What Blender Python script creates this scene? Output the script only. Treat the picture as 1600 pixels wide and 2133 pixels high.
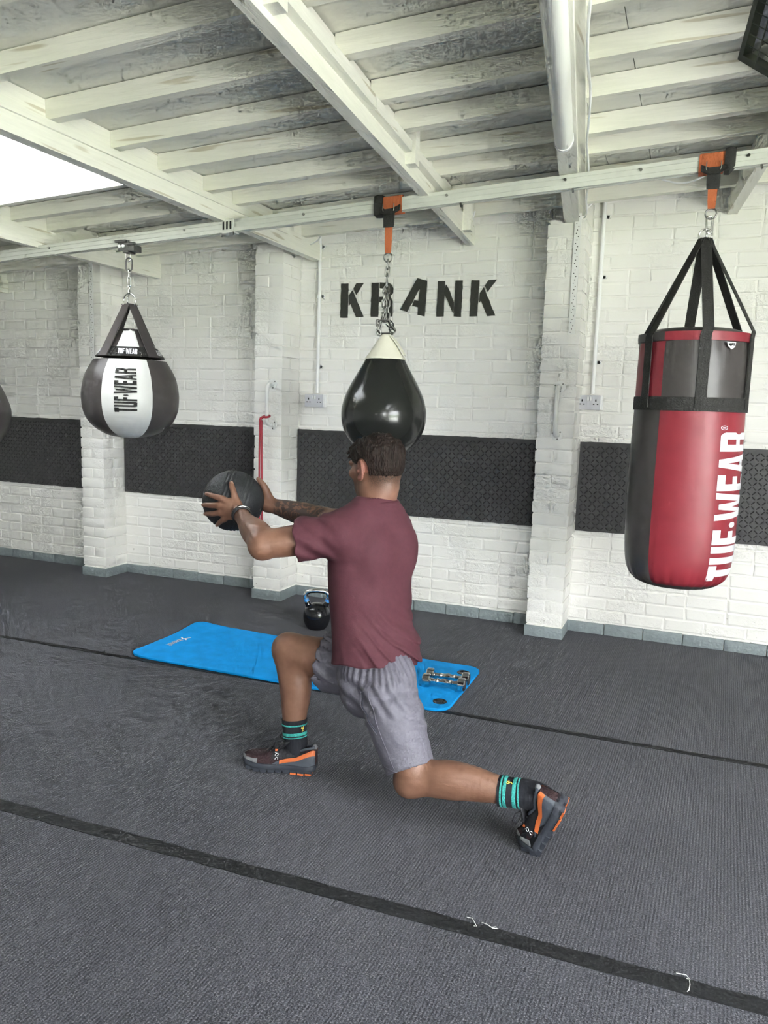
import bpy, bmesh, math, random
import numpy as np
from mathutils import Vector, Matrix, Euler, noise as mnoise

random.seed(7)
rng = np.random.default_rng(7)
scene = bpy.context.scene
for o in list(bpy.data.objects):
    bpy.data.objects.remove(o)
COL = scene.collection

# ------------------------------------------------------------------ camera
cam_d = bpy.data.cameras.new('camera')
cam_d.sensor_fit = 'HORIZONTAL'
cam_d.sensor_width = 36.0
cam_d.lens = 36.0 * 1602.0 / 1600.0
cam_d.clip_start = 0.05
cam = bpy.data.objects.new('camera', cam_d)
COL.objects.link(cam)
_yaw, _pitch, _roll = 0.378182, 0.1365785, 0.0299761
_f = Vector((-math.sin(_yaw) * math.cos(_pitch), math.cos(_yaw) * math.cos(_pitch), -math.sin(_pitch)))
_r = Vector((math.cos(_yaw), math.sin(_yaw), 0))
_u = _r.cross(_f)
_r2 = _r * math.cos(_roll) + _u * math.sin(_roll)
_u2 = -_r * math.sin(_roll) + _u * math.cos(_roll)
_m = Matrix((_r2, _u2, -_f)).transposed().to_4x4()
_m.translation = Vector((0, 0, 1.35))
cam.matrix_world = _m
scene.camera = cam

# ------------------------------------------------------------------ light: an overcast sky, seen through the open doorway, an added rear window and two skylights, one of them added
world = bpy.data.worlds.new('overcast_sky')
scene.world = world
world.use_nodes = True
bgn = world.node_tree.nodes['Background']
bgn.inputs['Color'].default_value = (0.94, 0.965, 1.0, 1)
bgn.inputs['Strength'].default_value = 7.0
sun_d = bpy.data.lights.new('sun', 'SUN')         # high sun on the far side of the building: it lights the yard, not the room
sun_d.energy = 32.0
sun_d.angle = 0.02
sun = bpy.data.objects.new('sun', sun_d)
sun.rotation_euler = Vector((.45, -.25, -.85)).to_track_quat('-Z', 'Y').to_euler()
COL.objects.link(sun)
scene.view_settings.view_transform = 'Standard'
scene.view_settings.look = 'None'
scene.view_settings.gamma = 1.0
scene.view_settings.use_curve_mapping = False
scene.view_settings.exposure = 1.5
scene.cycles.use_denoising = True
scene.cycles.max_bounces = 8
scene.cycles.diffuse_bounces = 5
scene.cycles.glossy_bounces = 2
scene.cycles.transmission_bounces = 3
scene.cycles.sample_clamp_indirect = 12.0
scene.cycles.use_adaptive_sampling = True
scene.cycles.adaptive_threshold = 0.12
scene.cycles.adaptive_min_samples = 10
scene.cycles.transparent_max_bounces = 8


def portal(name, loc, rot, sx, sy):
    l = bpy.data.lights.new(name, 'AREA')
    l.shape = 'RECTANGLE'
    l.size, l.size_y = sx, sy
    l.cycles.is_portal = True
    o = bpy.data.objects.new(name, l)
    o.location, o.rotation_euler = loc, rot
    COL.objects.link(o)
    return o


# room: X along the brick wall, Y towards it, Z up
WX0, WX1 = -6.6, 3.6          # end walls
WY0, WY1 = -3.4, 4.773        # rear wall, brick wall
PF = 4.5406                   # front face of the brick pillars
PX = (-4.277, -2.771, -0.857)
PW = 0.214
def deck(x):                  # underside of the roof deck, falling towards the left
    return 2.48 + 0.05 * (x + 2.45)
def railz(x):                 # underside of the hanging track
    return 2.372 + 0.052 * (x - 0.1)

# openings: roller doorway in the right-hand wall, an added window in the rear wall, skylights in the roof, one added
DOOR = (-2.9, 1.1, 0.0, 2.5)           # y0 y1 z0 z1 on the wall x = WX1
ADDED_WINS = [(0.9, 2.3, 1.0, 2.1)]  # x0 x1 z0 z1 on the rear wall; unseen window, added for daylight from behind
SKY = [(-4.45, -2.47, 2.12, 3.20), (-0.3, 1.7, 0.1, 1.7)]  # x0 x1 y0 y1; the second is unseen, added for overhead light
portal('doorway_daylight', (WX1 + 0.06, (DOOR[0] + DOOR[1]) / 2, 1.25), (0, math.pi / 2, 0), 2.5, DOOR[1] - DOOR[0])
for w in ADDED_WINS:
    portal('window_daylight', ((w[0] + w[1]) / 2, WY0 - 0.06, (w[2] + w[3]) / 2), (math.pi / 2, 0, 0), w[1] - w[0], w[3] - w[2])
# ------------------------------------------------------------------ materials
MATS = {}
def newmat(name):
    m = bpy.data.materials.new(name)
    m.use_nodes = True
    nt = m.node_tree
    b = nt.nodes['Principled BSDF']
    MATS[name] = m
    return m, nt, b


def lin(r, g, b):
    f = lambda c: ((c / 255 + 0.055) / 1.055) ** 2.4 if c / 255 > 0.04045 else c / 255 / 12.92
    return (f(r), f(g), f(b), 1)


def N(nt, t, **kw):
    n = nt.nodes.new(t)
    for k, v in kw.items():
        if k.startswith('i_'):
            n.inputs[k[2:].replace('_', ' ')].default_value = v
        else:
            setattr(n, k, v)
    return n


def ramp(nt, fac, stops):
    n = nt.nodes.new('ShaderNodeValToRGB')
    e = n.color_ramp.elements
    while len(e) < len(stops):
        e.new(0.5)
    for k, (p, c) in zip(e, stops):
        k.position, k.color = p, c
    nt.links.new(fac, n.inputs['Fac'])
    return n


def simple(name, col, rough=0.6, metal=0.0, var=0.0, vscale=30.0, bump=0.0, bscale=80.0, spec=0.5, coat=0.0, stretch=None, sheen=0.0):
    m, nt, b = newmat(name)
    b.inputs['Roughness'].default_value = rough
    b.inputs['Metallic'].default_value = metal
    b.inputs['Specular IOR Level'].default_value = spec
    b.inputs['Coat Weight'].default_value = coat
    b.inputs['Sheen Weight'].default_value = sheen
    c = Vector(col[:3])
    tc = N(nt, 'ShaderNodeTexCoord')
    vec = tc.outputs['Object']
    if stretch:
        mp = N(nt, 'ShaderNodeMapping')
        mp.inputs['Scale'].default_value = stretch
        nt.links.new(vec, mp.inputs['Vector'])
        vec = mp.outputs['Vector']
    if var > 0:
        n = N(nt, 'ShaderNodeTexNoise', i_Scale=vscale, i_Detail=2.0, i_Roughness=0.6)
        nt.links.new(vec, n.inputs['Vector'])
        r = ramp(nt, n.outputs['Fac'], [(0.3, (*(c * (1 - var)), 1)), (0.7, (*(c * (1 + var)), 1))])
        nt.links.new(r.outputs['Color'], b.inputs['Base Color'])
    else:
        b.inputs['Base Color'].default_value = (*c, 1)
    if bump > 0:
        n = N(nt, 'ShaderNodeTexNoise', i_Scale=bscale, i_Detail=1.5)
        nt.links.new(vec, n.inputs['Vector'])
        bp = N(nt, 'ShaderNodeBump', i_Strength=bump, i_Distance=0.01)
        nt.links.new(n.outputs['Fac'], bp.inputs['Height'])
        nt.links.new(bp.outputs['Normal'], b.inputs['Normal'])
    return m


def painted_brick():
    m, nt, b = newmat('white_painted_brick')
    b.inputs['Roughness'].default_value = 0.62
    geo = N(nt, 'ShaderNodeNewGeometry')
    n1 = N(nt, 'ShaderNodeTexNoise', i_Scale=3.0, i_Detail=1.0)
    n3 = N(nt, 'ShaderNodeTexNoise', i_Scale=38.0, i_Detail=3.0, i_Roughness=0.7)
    for n in (n1, n3):
        nt.links.new(geo.outputs['Position'], n.inputs['Vector'])
    c = ramp(nt, n1.outputs['Fac'], [(0.3, (0.83, 0.815, 0.775, 1)), (0.7, (0.88, 0.865, 0.83, 1))])
    # chips in the paint, mostly low on the wall where it gets kicked
    sep = N(nt, 'ShaderNodeSeparateXYZ')
    nt.links.new(geo.outputs['Position'], sep.inputs[0])
    zr = N(nt, 'ShaderNodeMapRange')
    zr.inputs['From Min'].default_value, zr.inputs['From Max'].default_value = 0.05, 0.55
    zr.inputs['To Min'].default_value, zr.inputs['To Max'].default_value = 0.685, 0.78
    nt.links.new(sep.outputs['Z'], zr.inputs['Value'])
    gt = N(nt, 'ShaderNodeMath', operation='GREATER_THAN')
    nt.links.new(n3.outputs['Fac'], gt.inputs[0])
    nt.links.new(zr.outputs['Result'], gt.inputs[1])
    mx = N(nt, 'ShaderNodeMix', data_type='RGBA')
    mx.inputs[7].default_value = (0.33, 0.30, 0.27, 1)
    nt.links.new(gt.outputs[0], mx.inputs[0])
    nt.links.new(c.outputs['Color'], mx.inputs[6])
    nt.links.new(mx.outputs[2], b.inputs['Base Color'])
    n4 = N(nt, 'ShaderNodeTexNoise', i_Scale=55.0, i_Detail=3.0, i_Roughness=0.65)
    nt.links.new(geo.outputs['Position'], n4.inputs['Vector'])
    # patches of rough brick face among smooth ones
    n5 = N(nt, 'ShaderNodeTexNoise', i_Scale=4.5, i_Detail=0.0)
    nt.links.new(geo.outputs['Position'], n5.inputs['Vector'])
    pr = N(nt, 'ShaderNodeMapRange')
    pr.inputs['From Min'].default_value, pr.inputs['From Max'].default_value = 0.48, 0.66
    pr.inputs['To Min'].default_value, pr.inputs['To Max'].default_value = 0.10, 0.85
    nt.links.new(n5.outputs['Fac'], pr.inputs['Value'])
    bp = N(nt, 'ShaderNodeBump', i_Distance=0.010)
    nt.links.new(pr.outputs['Result'], bp.inputs['Strength'])
    nt.links.new(n4.outputs['Fac'], bp.inputs['Height'])
    nt.links.new(bp.outputs['Normal'], b.inputs['Normal'])
    return m


def white_wood(name, col, ax):
    m, nt, b = newmat(name)
    b.inputs['Roughness'].default_value = 0.55
    tc = N(nt, 'ShaderNodeNewGeometry')
    mp = N(nt, 'ShaderNodeMapping')
    mp.inputs['Scale'].default_value = ax
    nt.links.new(tc.outputs['Position'], mp.inputs['Vector'])
    n = N(nt, 'ShaderNodeTexNoise', i_Scale=14.0, i_Detail=3.0, i_Roughness=0.65, i_Distortion=0.6)
    nt.links.new(mp.outputs['Vector'], n.inputs['Vector'])
    c = Vector(col)
    r = ramp(nt, n.outputs['Fac'], [(0.3, (*(c * 0.93), 1)), (0.62, (*c, 1))])
    nk = N(nt, 'ShaderNodeTexNoise', i_Scale=9.0, i_Detail=0.0)
    nt.links.new(mp.outputs['Vector'], nk.inputs['Vector'])
    kn = ramp(nt, nk.outputs['Fac'], [(0.74, (1, 1, 1, 1)), (0.80, (0.72, 0.68, 0.6, 1))])
    mu = N(nt, 'ShaderNodeMix', data_type='RGBA', blend_type='MULTIPLY')
    mu.inputs[0].default_value = 1.0
    nt.links.new(r.outputs['Color'], mu.inputs[6])
    nt.links.new(kn.outputs['Color'], mu.inputs[7])
    nt.links.new(mu.outputs[2], b.inputs['Base Color'])
    bp = N(nt, 'ShaderNodeBump', i_Strength=0.35, i_Distance=0.004)
    nt.links.new(n.outputs['Fac'], bp.inputs['Height'])
    nt.links.new(bp.outputs['Normal'], b.inputs['Normal'])
    return m


def carpet_mat():
    m, nt, b = newmat('ribbed_charcoal_carpet')
    b.inputs['Roughness'].default_value = 0.95
    b.inputs['Specular IOR Level'].default_value = 0.15
    b.inputs['Sheen Weight'].default_value = 0.12
    geo = N(nt, 'ShaderNodeNewGeometry')
    mp = N(nt, 'ShaderNodeMapping')
    mp.inputs['Rotation'].default_value = (0, 0, math.radians(2.0))
    nt.links.new(geo.outputs['Position'], mp.inputs['Vector'])
    wv = N(nt, 'ShaderNodeTexWave', wave_type='BANDS', bands_direction='X', i_Scale=34.0, i_Distortion=0.5, i_Detail=2.0, i_Detail_Scale=1.5)
    nt.links.new(mp.outputs['Vector'], wv.inputs['Vector'])
    sp = N(nt, 'ShaderNodeTexNoise', i_Scale=230.0, i_Detail=2.0, i_Roughness=0.8)
    nt.links.new(geo.outputs['Position'], sp.inputs['Vector'])
    big = N(nt, 'ShaderNodeTexNoise', i_Scale=1.4, i_Detail=2.0)
    nt.links.new(geo.outputs['Position'], big.inputs['Vector'])
    cs = ramp(nt, sp.outputs['Fac'], [(0.36, (0.028, 0.029, 0.036, 1)), (0.56, (0.078, 0.081, 0.097, 1)), (0.74, (0.25, 0.25, 0.265, 1))])
    cb = ramp(nt, big.outputs['Fac'], [(0.3, (0.84, 0.84, 0.86, 1)), (0.7, (1.12, 1.1, 1.1, 1))])
    cw = ramp(nt, wv.outputs['Fac'], [(0.1, (0.88, 0.88, 0.88, 1)), (0.7, (1.04, 1.04, 1.04, 1))])
    m1 = N(nt, 'ShaderNodeMix', data_type='RGBA', blend_type='MULTIPLY'); m1.inputs[0].default_value = 1
    m2 = N(nt, 'ShaderNodeMix', data_type='RGBA', blend_type='MULTIPLY'); m2.inputs[0].default_value = 1
    nt.links.new(cs.outputs['Color'], m1.inputs[6]); nt.links.new(cb.outputs['Color'], m1.inputs[7])
    nt.links.new(m1.outputs[2], m2.inputs[6]); nt.links.new(cw.outputs['Color'], m2.inputs[7])
    nt.links.new(m2.outputs[2], b.inputs['Base Color'])
    bp = N(nt, 'ShaderNodeBump', i_Strength=0.2, i_Distance=0.003)
    nt.links.new(wv.outputs['Fac'], bp.inputs['Height'])
    bp2 = N(nt, 'ShaderNodeBump', i_Strength=0.5, i_Distance=0.002)
    nt.links.new(sp.outputs['Fac'], bp2.inputs['Height'])
    nt.links.new(bp.outputs['Normal'], bp2.inputs['Normal'])
    nt.links.new(bp2.outputs['Normal'], b.inputs['Normal'])
    return m


def skin_mat():
    m, nt, b = newmat('skin')
    b.inputs['Roughness'].default_value = 0.48
    b.inputs['Subsurface Weight'].default_value = 0.0
    b.inputs['Subsurface Radius'].default_value = (0.012, 0.005, 0.003)
    b.inputs['Subsurface Scale'].default_value = 1.0
    geo = N(nt, 'ShaderNodeTexCoord')
    n = N(nt, 'ShaderNodeTexNoise', i_Scale=16.0, i_Detail=5.0, i_Roughness=0.6)
    nt.links.new(geo.outputs['Object'], n.inputs['Vector'])
    base = ramp(nt, n.outputs['Fac'], [(0.32, (0.175, 0.084, 0.053, 1)), (0.68, (0.228, 0.118, 0.077, 1))])
    # inked forearm
    at = N(nt, 'ShaderNodeAttribute', attribute_name='tattoo')
    nt1 = N(nt, 'ShaderNodeTexNoise', i_Scale=42.0, i_Detail=3.0, i_Distortion=1.6)
    nt.links.new(geo.outputs['Object'], nt1.inputs['Vector'])
    rt = ramp(nt, nt1.outputs['Fac'], [(0.40, (0, 0, 0, 1)), (0.50, (1, 1, 1, 1))])
    mk = N(nt, 'ShaderNodeMath', operation='MULTIPLY')
    nt.links.new(at.outputs['Fac'], mk.inputs[0]); nt.links.new(rt.outputs['Color'], mk.inputs[1])
    mk2 = N(nt, 'ShaderNodeMath', operation='MULTIPLY'); mk2.inputs[1].default_value = 0.8
    nt.links.new(mk.outputs[0], mk2.inputs[0])
    mx = N(nt, 'ShaderNodeMix', data_type='RGBA'); mx.inputs[7].default_value = (0.045, 0.04, 0.038, 1)
    nt.links.new(mk2.outputs[0], mx.inputs[0]); nt.links.new(base.outputs['Color'], mx.inputs[6])
    # clipped hair on neck, temples and jaw
    st = N(nt, 'ShaderNodeAttribute', attribute_name='stubble')
    ns = N(nt, 'ShaderNodeTexNoise', i_Scale=320.0, i_Detail=2.0)
    nt.links.new(geo.outputs['Object'], ns.inputs['Vector'])
    rs = ramp(nt, ns.outputs['Fac'], [(0.35, (0.45, 0.45, 0.45, 1)), (0.65, (1, 1, 1, 1))])
    ms = N(nt, 'ShaderNodeMath', operation='MULTIPLY')
    nt.links.new(st.outputs['Fac'], ms.inputs[0]); nt.links.new(rs.outputs['Color'], ms.inputs[1])
    mx2 = N(nt, 'ShaderNodeMix', data_type='RGBA'); mx2.inputs[7].default_value = (0.032, 0.021, 0.0155, 1)
    nt.links.new(ms.outputs[0], mx2.inputs[0]); nt.links.new(mx.outputs[2], mx2.inputs[6])
    # lips, ear rim, knuckles a little redder
    rd = N(nt, 'ShaderNodeAttribute', attribute_name='flush')
    mx3 = N(nt, 'ShaderNodeMix', data_type='RGBA'); mx3.inputs[7].default_value = (0.30, 0.11, 0.085, 1)
    nt.links.new(rd.outputs['Fac'], mx3.inputs[0]); nt.links.new(mx2.outputs[2], mx3.inputs[6])
    nt.links.new(mx3.outputs[2], b.inputs['Base Color'])
    nb = N(nt, 'ShaderNodeTexNoise', i_Scale=180.0, i_Detail=3.0)
    nt.links.new(geo.outputs['Object'], nb.inputs['Vector'])
    bp = N(nt, 'ShaderNodeBump', i_Strength=0.12, i_Distance=0.002)
    nt.links.new(nb.outputs['Fac'], bp.inputs['Height'])
    nt.links.new(bp.outputs['Normal'], b.inputs['Normal'])
    return m


painted_brick()
white_wood('white_painted_joist', (0.83, 0.82, 0.725), (0.35, 6, 6))
white_wood('white_painted_beam', (0.85, 0.84, 0.755), (6, 0.35, 6))
simple('white_plaster', (0.80, 0.80, 0.78), 0.7, var=0.03, vscale=4, bump=0.1)
simple('white_deck', (0.79, 0.785, 0.70), 0.6, var=0.035, vscale=9, bump=0.18, bscale=40)
simple('grey_floor_paint', lin(140, 150, 152), 0.6, var=0.07, vscale=22, bump=0.4, bscale=60)
carpet_mat()
simple('black_seam_tape', (0.011, 0.012, 0.014, 1), 0.7, var=0.25, vscale=25, bump=0.3, bscale=90)
simple('black_rubber', (0.056, 0.055, 0.055), 0.5, var=0.12, vscale=12, bump=0.1, bscale=150)
simple('black_paint', (0.045, 0.045, 0.038), 0.6, var=0.2, vscale=60, bump=0.1, bscale=60)
simple('white_metal', (0.82, 0.82, 0.80), 0.35, bump=0.05, bscale=40)
simple('track_white', (0.60, 0.61, 0.56), 0.42, var=0.05, vscale=12)
simple('white_plastic', (0.86, 0.86, 0.86), 0.3)
simple('socket_grey', (0.60, 0.60, 0.64), 0.35)
simple('dark_hole', (0.01, 0.01, 0.01), 0.8)
simple('chrome', (0.66, 0.66, 0.65), 0.14, 1.0, bump=0.03, bscale=30)
simple('zinc', (0.30, 0.30, 0.285), 0.28, 1.0, var=0.15, vscale=60)
simple('dark_steel', (0.12, 0.12, 0.115), 0.45, 0.6, var=0.2, vscale=60)
simple('orange_webbing', (0.56, 0.145, 0.05), 0.75, var=0.12, vscale=160, bump=0.5, bscale=60, stretch=(12, 12, 0.6))
simple('black_webbing', (0.026, 0.025, 0.023), 0.75, bump=0.4, bscale=160)
simple('black_vinyl', (0.066, 0.058, 0.057), 0.33, var=0.1, vscale=10, bump=0.06, bscale=25)
simple('black_gloss_vinyl', (0.020, 0.021, 0.019), 0.20, bump=0.015, bscale=8, coat=0.15)
simple('white_vinyl', (0.60, 0.60, 0.58), 0.38, bump=0.06, bscale=22)
simple('cream_vinyl', (0.76, 0.74, 0.62), 0.4, bump=0.05, bscale=22)
simple('red_vinyl', (0.25, 0.024, 0.036), 0.40, var=0.06, vscale=8, bump=0.06, bscale=22)
simple('blue_foam', (0.004, 0.28, 0.70), 0.75, spec=0.15, var=0.09, vscale=14, bump=0.15, bscale=220)
simple('white_print', (0.66, 0.66, 0.69), 0.45)
simple('red_latex', (0.42, 0.025, 0.045), 0.45)
simple('kettlebell_black', (0.012, 0.012, 0.014), 0.16, bump=0.04, bscale=60)
simple('blue_band', (0.05, 0.25, 0.60), 0.4)
simple('ball_rubber', (0.024, 0.026, 0.028), 0.55, var=0.15, vscale=30, bump=0.25, bscale=260)
simple('maroon_jersey', (0.086, 0.026, 0.036), 0.78, var=0.06, vscale=60, bump=0.12, bscale=500, spec=0.3)
simple('grey_shorts', (0.134, 0.128, 0.160), 0.62, var=0.05, vscale=30, bump=0.15, bscale=120)
simple('shorts_lining', (0.05, 0.055, 0.075), 0.7)
simple('navy_sock', (0.011, 0.012, 0.018), 0.9, bump=0.5, bscale=60, stretch=(1, 1, 0.15))
simple('teal_stripe', (0.035, 0.32, 0.29), 0.8, bump=0.4, bscale=200)
simple('yellow_thread', (0.85, 0.66, 0.12), 0.6)
simple('shoe_mesh', (0.032, 0.012, 0.015), 0.75, var=0.2, vscale=60, bump=0.4, bscale=260)
simple('shoe_black', (0.014, 0.014, 0.018), 0.6, bump=0.2, bscale=120)
simple('shoe_grey', (0.062, 0.072, 0.092), 0.5, bump=0.08, bscale=120)
simple('shoe_lightgrey', (0.17, 0.175, 0.185), 0.5)
simple('shoe_orange', (0.56, 0.13, 0.035), 0.5)
simple('sole_foam', (0.036, 0.041, 0.054), 0.6, bump=0.1, bscale=90)
simple('bracelet_black', (0.02, 0.02, 0.02), 0.45)
simple('hair_brown', (0.020, 0.0125, 0.0095), 0.6, spec=0.2, var=0.45, vscale=40, bump=0.7, bscale=120, stretch=(2.2, 2.2, 0.35))
simple('thread_white', (0.75, 0.75, 0.74), 0.8)
simple('floodlight_black', (0.03, 0.033, 0.028), 0.5, 0.2)
simple('reflector', (0.65, 0.66, 0.64), 0.22, 1.0, bump=0.4, bscale=30)
simple('diffuser', (0.80, 0.81, 0.76), 0.35)
simple('grass_outside', (0.20, 0.24, 0.11), 0.9, var=0.25, vscale=3)
simple('hedge_green', (0.10, 0.16, 0.05), 0.9, var=0.4, vscale=6)
simple('concrete_outside', (0.66, 0.665, 0.63), 0.8, var=0.1, vscale=3)
skin_mat()
simple('fingernail_pink', (0.34, 0.21, 0.16), 0.3)
gm, gnt, gb = newmat('opal_glazing')
gout = gnt.nodes['Material Output']
gt_ = N(gnt, 'ShaderNodeBsdfTranslucent')
gt_.inputs['Color'].default_value = (0.60, 0.61, 0.62, 1)
gg_ = N(gnt, 'ShaderNodeBsdfGlossy')
gg_.inputs['Roughness'].default_value = 0.03
gf_ = N(gnt, 'ShaderNodeFresnel')
gf_.inputs['IOR'].default_value = 1.3
gx_ = N(gnt, 'ShaderNodeMixShader')
gnt.links.new(gf_.outputs[0], gx_.inputs[0])
gnt.links.new(gt_.outputs[0], gx_.inputs[1])
gnt.links.new(gg_.outputs[0], gx_.inputs[2])
gnt.links.new(gx_.outputs[0], gout.inputs['Surface'])


# ------------------------------------------------------------------ mesh helpers
class MB:
    """collects faces for one mesh"""
    def __init__(s):
        s.v, s.f, s.mi = [], [], []

    def add(s, vs, fs, mi=0):
        o = len(s.v)
        s.v.extend([tuple(v) for v in vs])
        s.f.extend([tuple(i + o for i in f) for f in fs])
        s.mi.extend([mi] * len(fs))

    def hexa(s, p, mi=0):     # p: 8 corners, 0-3 bottom ccw, 4-7 top
        s.add(p, [(3, 2, 1, 0), (4, 5, 6, 7), (0, 1, 5, 4), (1, 2, 6, 5), (2, 3, 7, 6), (3, 0, 4, 7)], mi)

    def box(s, x0, x1, y0, y1, z0, z1, mi=0):
        s.hexa([(x0, y0, z0), (x1, y0, z0), (x1, y1, z0), (x0, y1, z0), (x0, y0, z1), (x1, y0, z1), (x1, y1, z1), (x0, y1, z1)], mi)

    def obox(s, c, ax, ay, az, mi=0):   # centre + half-axis vectors
        c, ax, ay, az = Vector(c), Vector(ax), Vector(ay), Vector(az)
        s.hexa([c - ax - ay - az, c + ax - ay - az, c + ax + ay - az, c - ax + ay - az, c - ax - ay + az, c + ax - ay + az, c + ax + ay + az, c - ax + ay + az], mi)

    def bevbox(s, x0, x1, y0, y1, z0, z1, b, mi=0):
        bm = bmesh.new()
        bmesh.ops.create_cube(bm, size=1)
        for v in bm.verts:
            v.co = Vector((x0 + (v.co.x + .5) * (x1 - x0), y0 + (v.co.y + .5) * (y1 - y0), z0 + (v.co.z + .5) * (z1 - z0)))
        bmesh.ops.bevel(bm, geom=list(bm.edges), offset=b, segments=2, affect='EDGES', profile=0.6)
        bm.verts.index_update()
        s.add([v.co[:] for v in bm.verts], [[v.index for v in f.verts] for f in bm.faces], mi)
        bm.free()

    def tube(s, pts, r, n=10, mi=0, closed=False, cap=True):
        pts = [Vector(p) for p in pts]
        m = len(pts)
        rs = r if isinstance(r, (list, tuple)) else [r] * m
        t0 = (pts[1] - pts[0]).normalized()
        up = Vector((0, 0, 1)) if abs(t0.z) < 0.9 else Vector((1, 0, 0))
        u = t0.cross(up).normalized()
        vs = []
        for i in range(m):
            if closed:
                t = (pts[(i + 1) % m] - pts[i - 1]).normalized()
            else:
                t = (pts[min(i + 1, m - 1)] - pts[max(i - 1, 0)]).normalized()
            u = (u - t * u.dot(t))
            u = u.normalized() if u.length > 1e-6 else t.orthogonal().normalized()
            w = t.cross(u)
            for k in range(n):
                a = 2 * math.pi * k / n
                vs.append(pts[i] + (u * math.cos(a) + w * math.sin(a)) * rs[i])
        fs = []
        for i in range(m if closed else m - 1):
            j = (i + 1) % m
            for k in range(n):
                l = (k + 1) % n
                fs.append((i * n + k, i * n + l, j * n + l, j * n + k))
        if not closed and cap:
            fs.append(tuple(range(n - 1, -1, -1)))
            fs.append(tuple((m - 1) * n + k for k in range(n)))
        s.add(vs, fs, mi)

    def lathe(s, prof, c=(0, 0, 0), n=32, a0=0.0, a1=None, mi=0, wob=None):
        """prof: list of (r, z); full turn unless a1 is given"""
        c = Vector(c)
        full = a1 is None
        a1_ = a0 + 2 * math.pi if full else a1
        cols = n if full else n + 1
        vs = []
        for (r, z) in prof:
            for k in range(cols):
                a = a0 + (a1_ - a0) * k / n
                rr = r + (wob(a, z) if wob else 0.0)
                vs.append(c + Vector((rr * math.cos(a), rr * math.sin(a), z)))
        fs = []
        for i in range(len(prof) - 1):
            for k in range(n):
                l = (k + 1) % cols
                fs.append((i * cols + k, i * cols + l, (i + 1) * cols + l, (i + 1) * cols + k))
        s.add(vs, fs, mi)

    def ribbon(s, pts, w, t, nrm=None, mi=0):
        """flat strap through pts, half width vectors given per point (list) or one vector, thickness t along nrm"""
        pts = [Vector(p) for p in pts]
        m = len(pts)
        vs = []
        for i, p in enumerate(pts):
            wv = Vector(w[i]) if isinstance(w, list) else Vector(w)
            tg = (pts[min(i + 1, m - 1)] - pts[max(i - 1, 0)]).normalized()
            nn = tg.cross(wv).normalized() * (t / 2)
            vs += [p - wv - nn, p + wv - nn, p + wv + nn, p - wv + nn]
        fs = []
        for i in range(m - 1):
            a, b = i * 4, i * 4 + 4
            for k in range(4):
                l = (k + 1) % 4
                fs.append((a + k, a + l, b + l, b + k))
        fs.append((3, 2, 1, 0))
        e = (m - 1) * 4
        fs.append((e, e + 1, e + 2, e + 3))
        s.add(vs, fs, mi)

    def sphere(s, c, r, n=16, mi=0):
        r = r if isinstance(r, (tuple, list)) else (r, r, r)
        bm = bmesh.new()
        bmesh.ops.create_uvsphere(bm, u_segments=n, v_segments=max(6, n // 2), radius=1)
        bm.verts.index_update()
        s.add([(c[0] + v.co.x * r[0], c[1] + v.co.y * r[1], c[2] + v.co.z * r[2]) for v in bm.verts], [[v.index for v in f.verts] for f in bm.faces], mi)
        bm.free()

    def mesh(s, name, mats, smooth=False, fixn=True):
        me = bpy.data.meshes.new(name)
        me.from_pydata(s.v, [], s.f)
        for m in (mats if isinstance(mats, (list, tuple)) else [mats]):
            me.materials.append(MATS[m])
        if len(set(s.mi)) > 1:
            me.polygons.foreach_set('material_index', s.mi)
        if fixn:
            bm = bmesh.new(); bm.from_mesh(me)
            bmesh.ops.recalc_face_normals(bm, faces=bm.faces)
            bm.to_mesh(me); bm.free()
        if smooth:
            me.polygons.foreach_set('use_smooth', [True] * len(me.polygons))
            if smooth != 'all':
                me.set_sharp_from_angle(angle=math.radians(smooth if smooth is not True else 40))
        me.update()
        return me


def link(name, me, parent=None):
    o = bpy.data.objects.new(name, me)
    COL.objects.link(o)
    if parent is not None:
        o.parent = parent
        o.matrix_parent_inverse = Matrix.Translation(-Vector(parent.get('_base', (0, 0, 0))))
    return o


def part(name, mb, mats, parent=None, smooth=False, label=None):
    o = link(name, mb.mesh(name, mats, smooth), parent)
    if label:
        o['label'] = label
    return o


def tag(o, label, cat, group=None, kind=None):
    o['label'] = label
    if cat:
        o['category'] = cat
    if group:
        o['group'] = group
    if kind:
        o['kind'] = kind
    return o


def thing(name, label, cat, loc=(0, 0, 0), group=None, kind=None):
    o = bpy.data.objects.new(name, None)
    COL.objects.link(o)
    o.location = loc
    o.empty_display_size = 0.1
    o['_base'] = tuple(loc)
    return tag(o, label, cat, group, kind)


def struct(name, mb, mats, label, smooth=False, cat='structure'):
    o = link(name, mb.mesh(name, mats, smooth))
    return tag(o, label, cat, kind='structure')


def grp(o, g):
    o['group'] = g
    return o

# ================================================================== the room
mb = MB()
mb.add([(WX0 - .1, WY0 - .1, 0), (WX1 + .1, WY0 - .1, 0), (WX1 + .1, WY1 + .15, 0), (WX0 - .1, WY1 + .15, 0)], [(0, 1, 2, 3)])
mb.add([(WX0 - .1, WY0 - .1, -.05), (WX1 + .1, WY0 - .1, -.05), (WX1 + .1, WY1 + .15, -.05), (WX0 - .1, WY1 + .15, -.05)], [(3, 2, 1, 0)])
floor = struct('floor', mb, 'ribbed_charcoal_carpet', 'charcoal ribbed carpet covering the gym floor', cat='floor')

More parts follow.
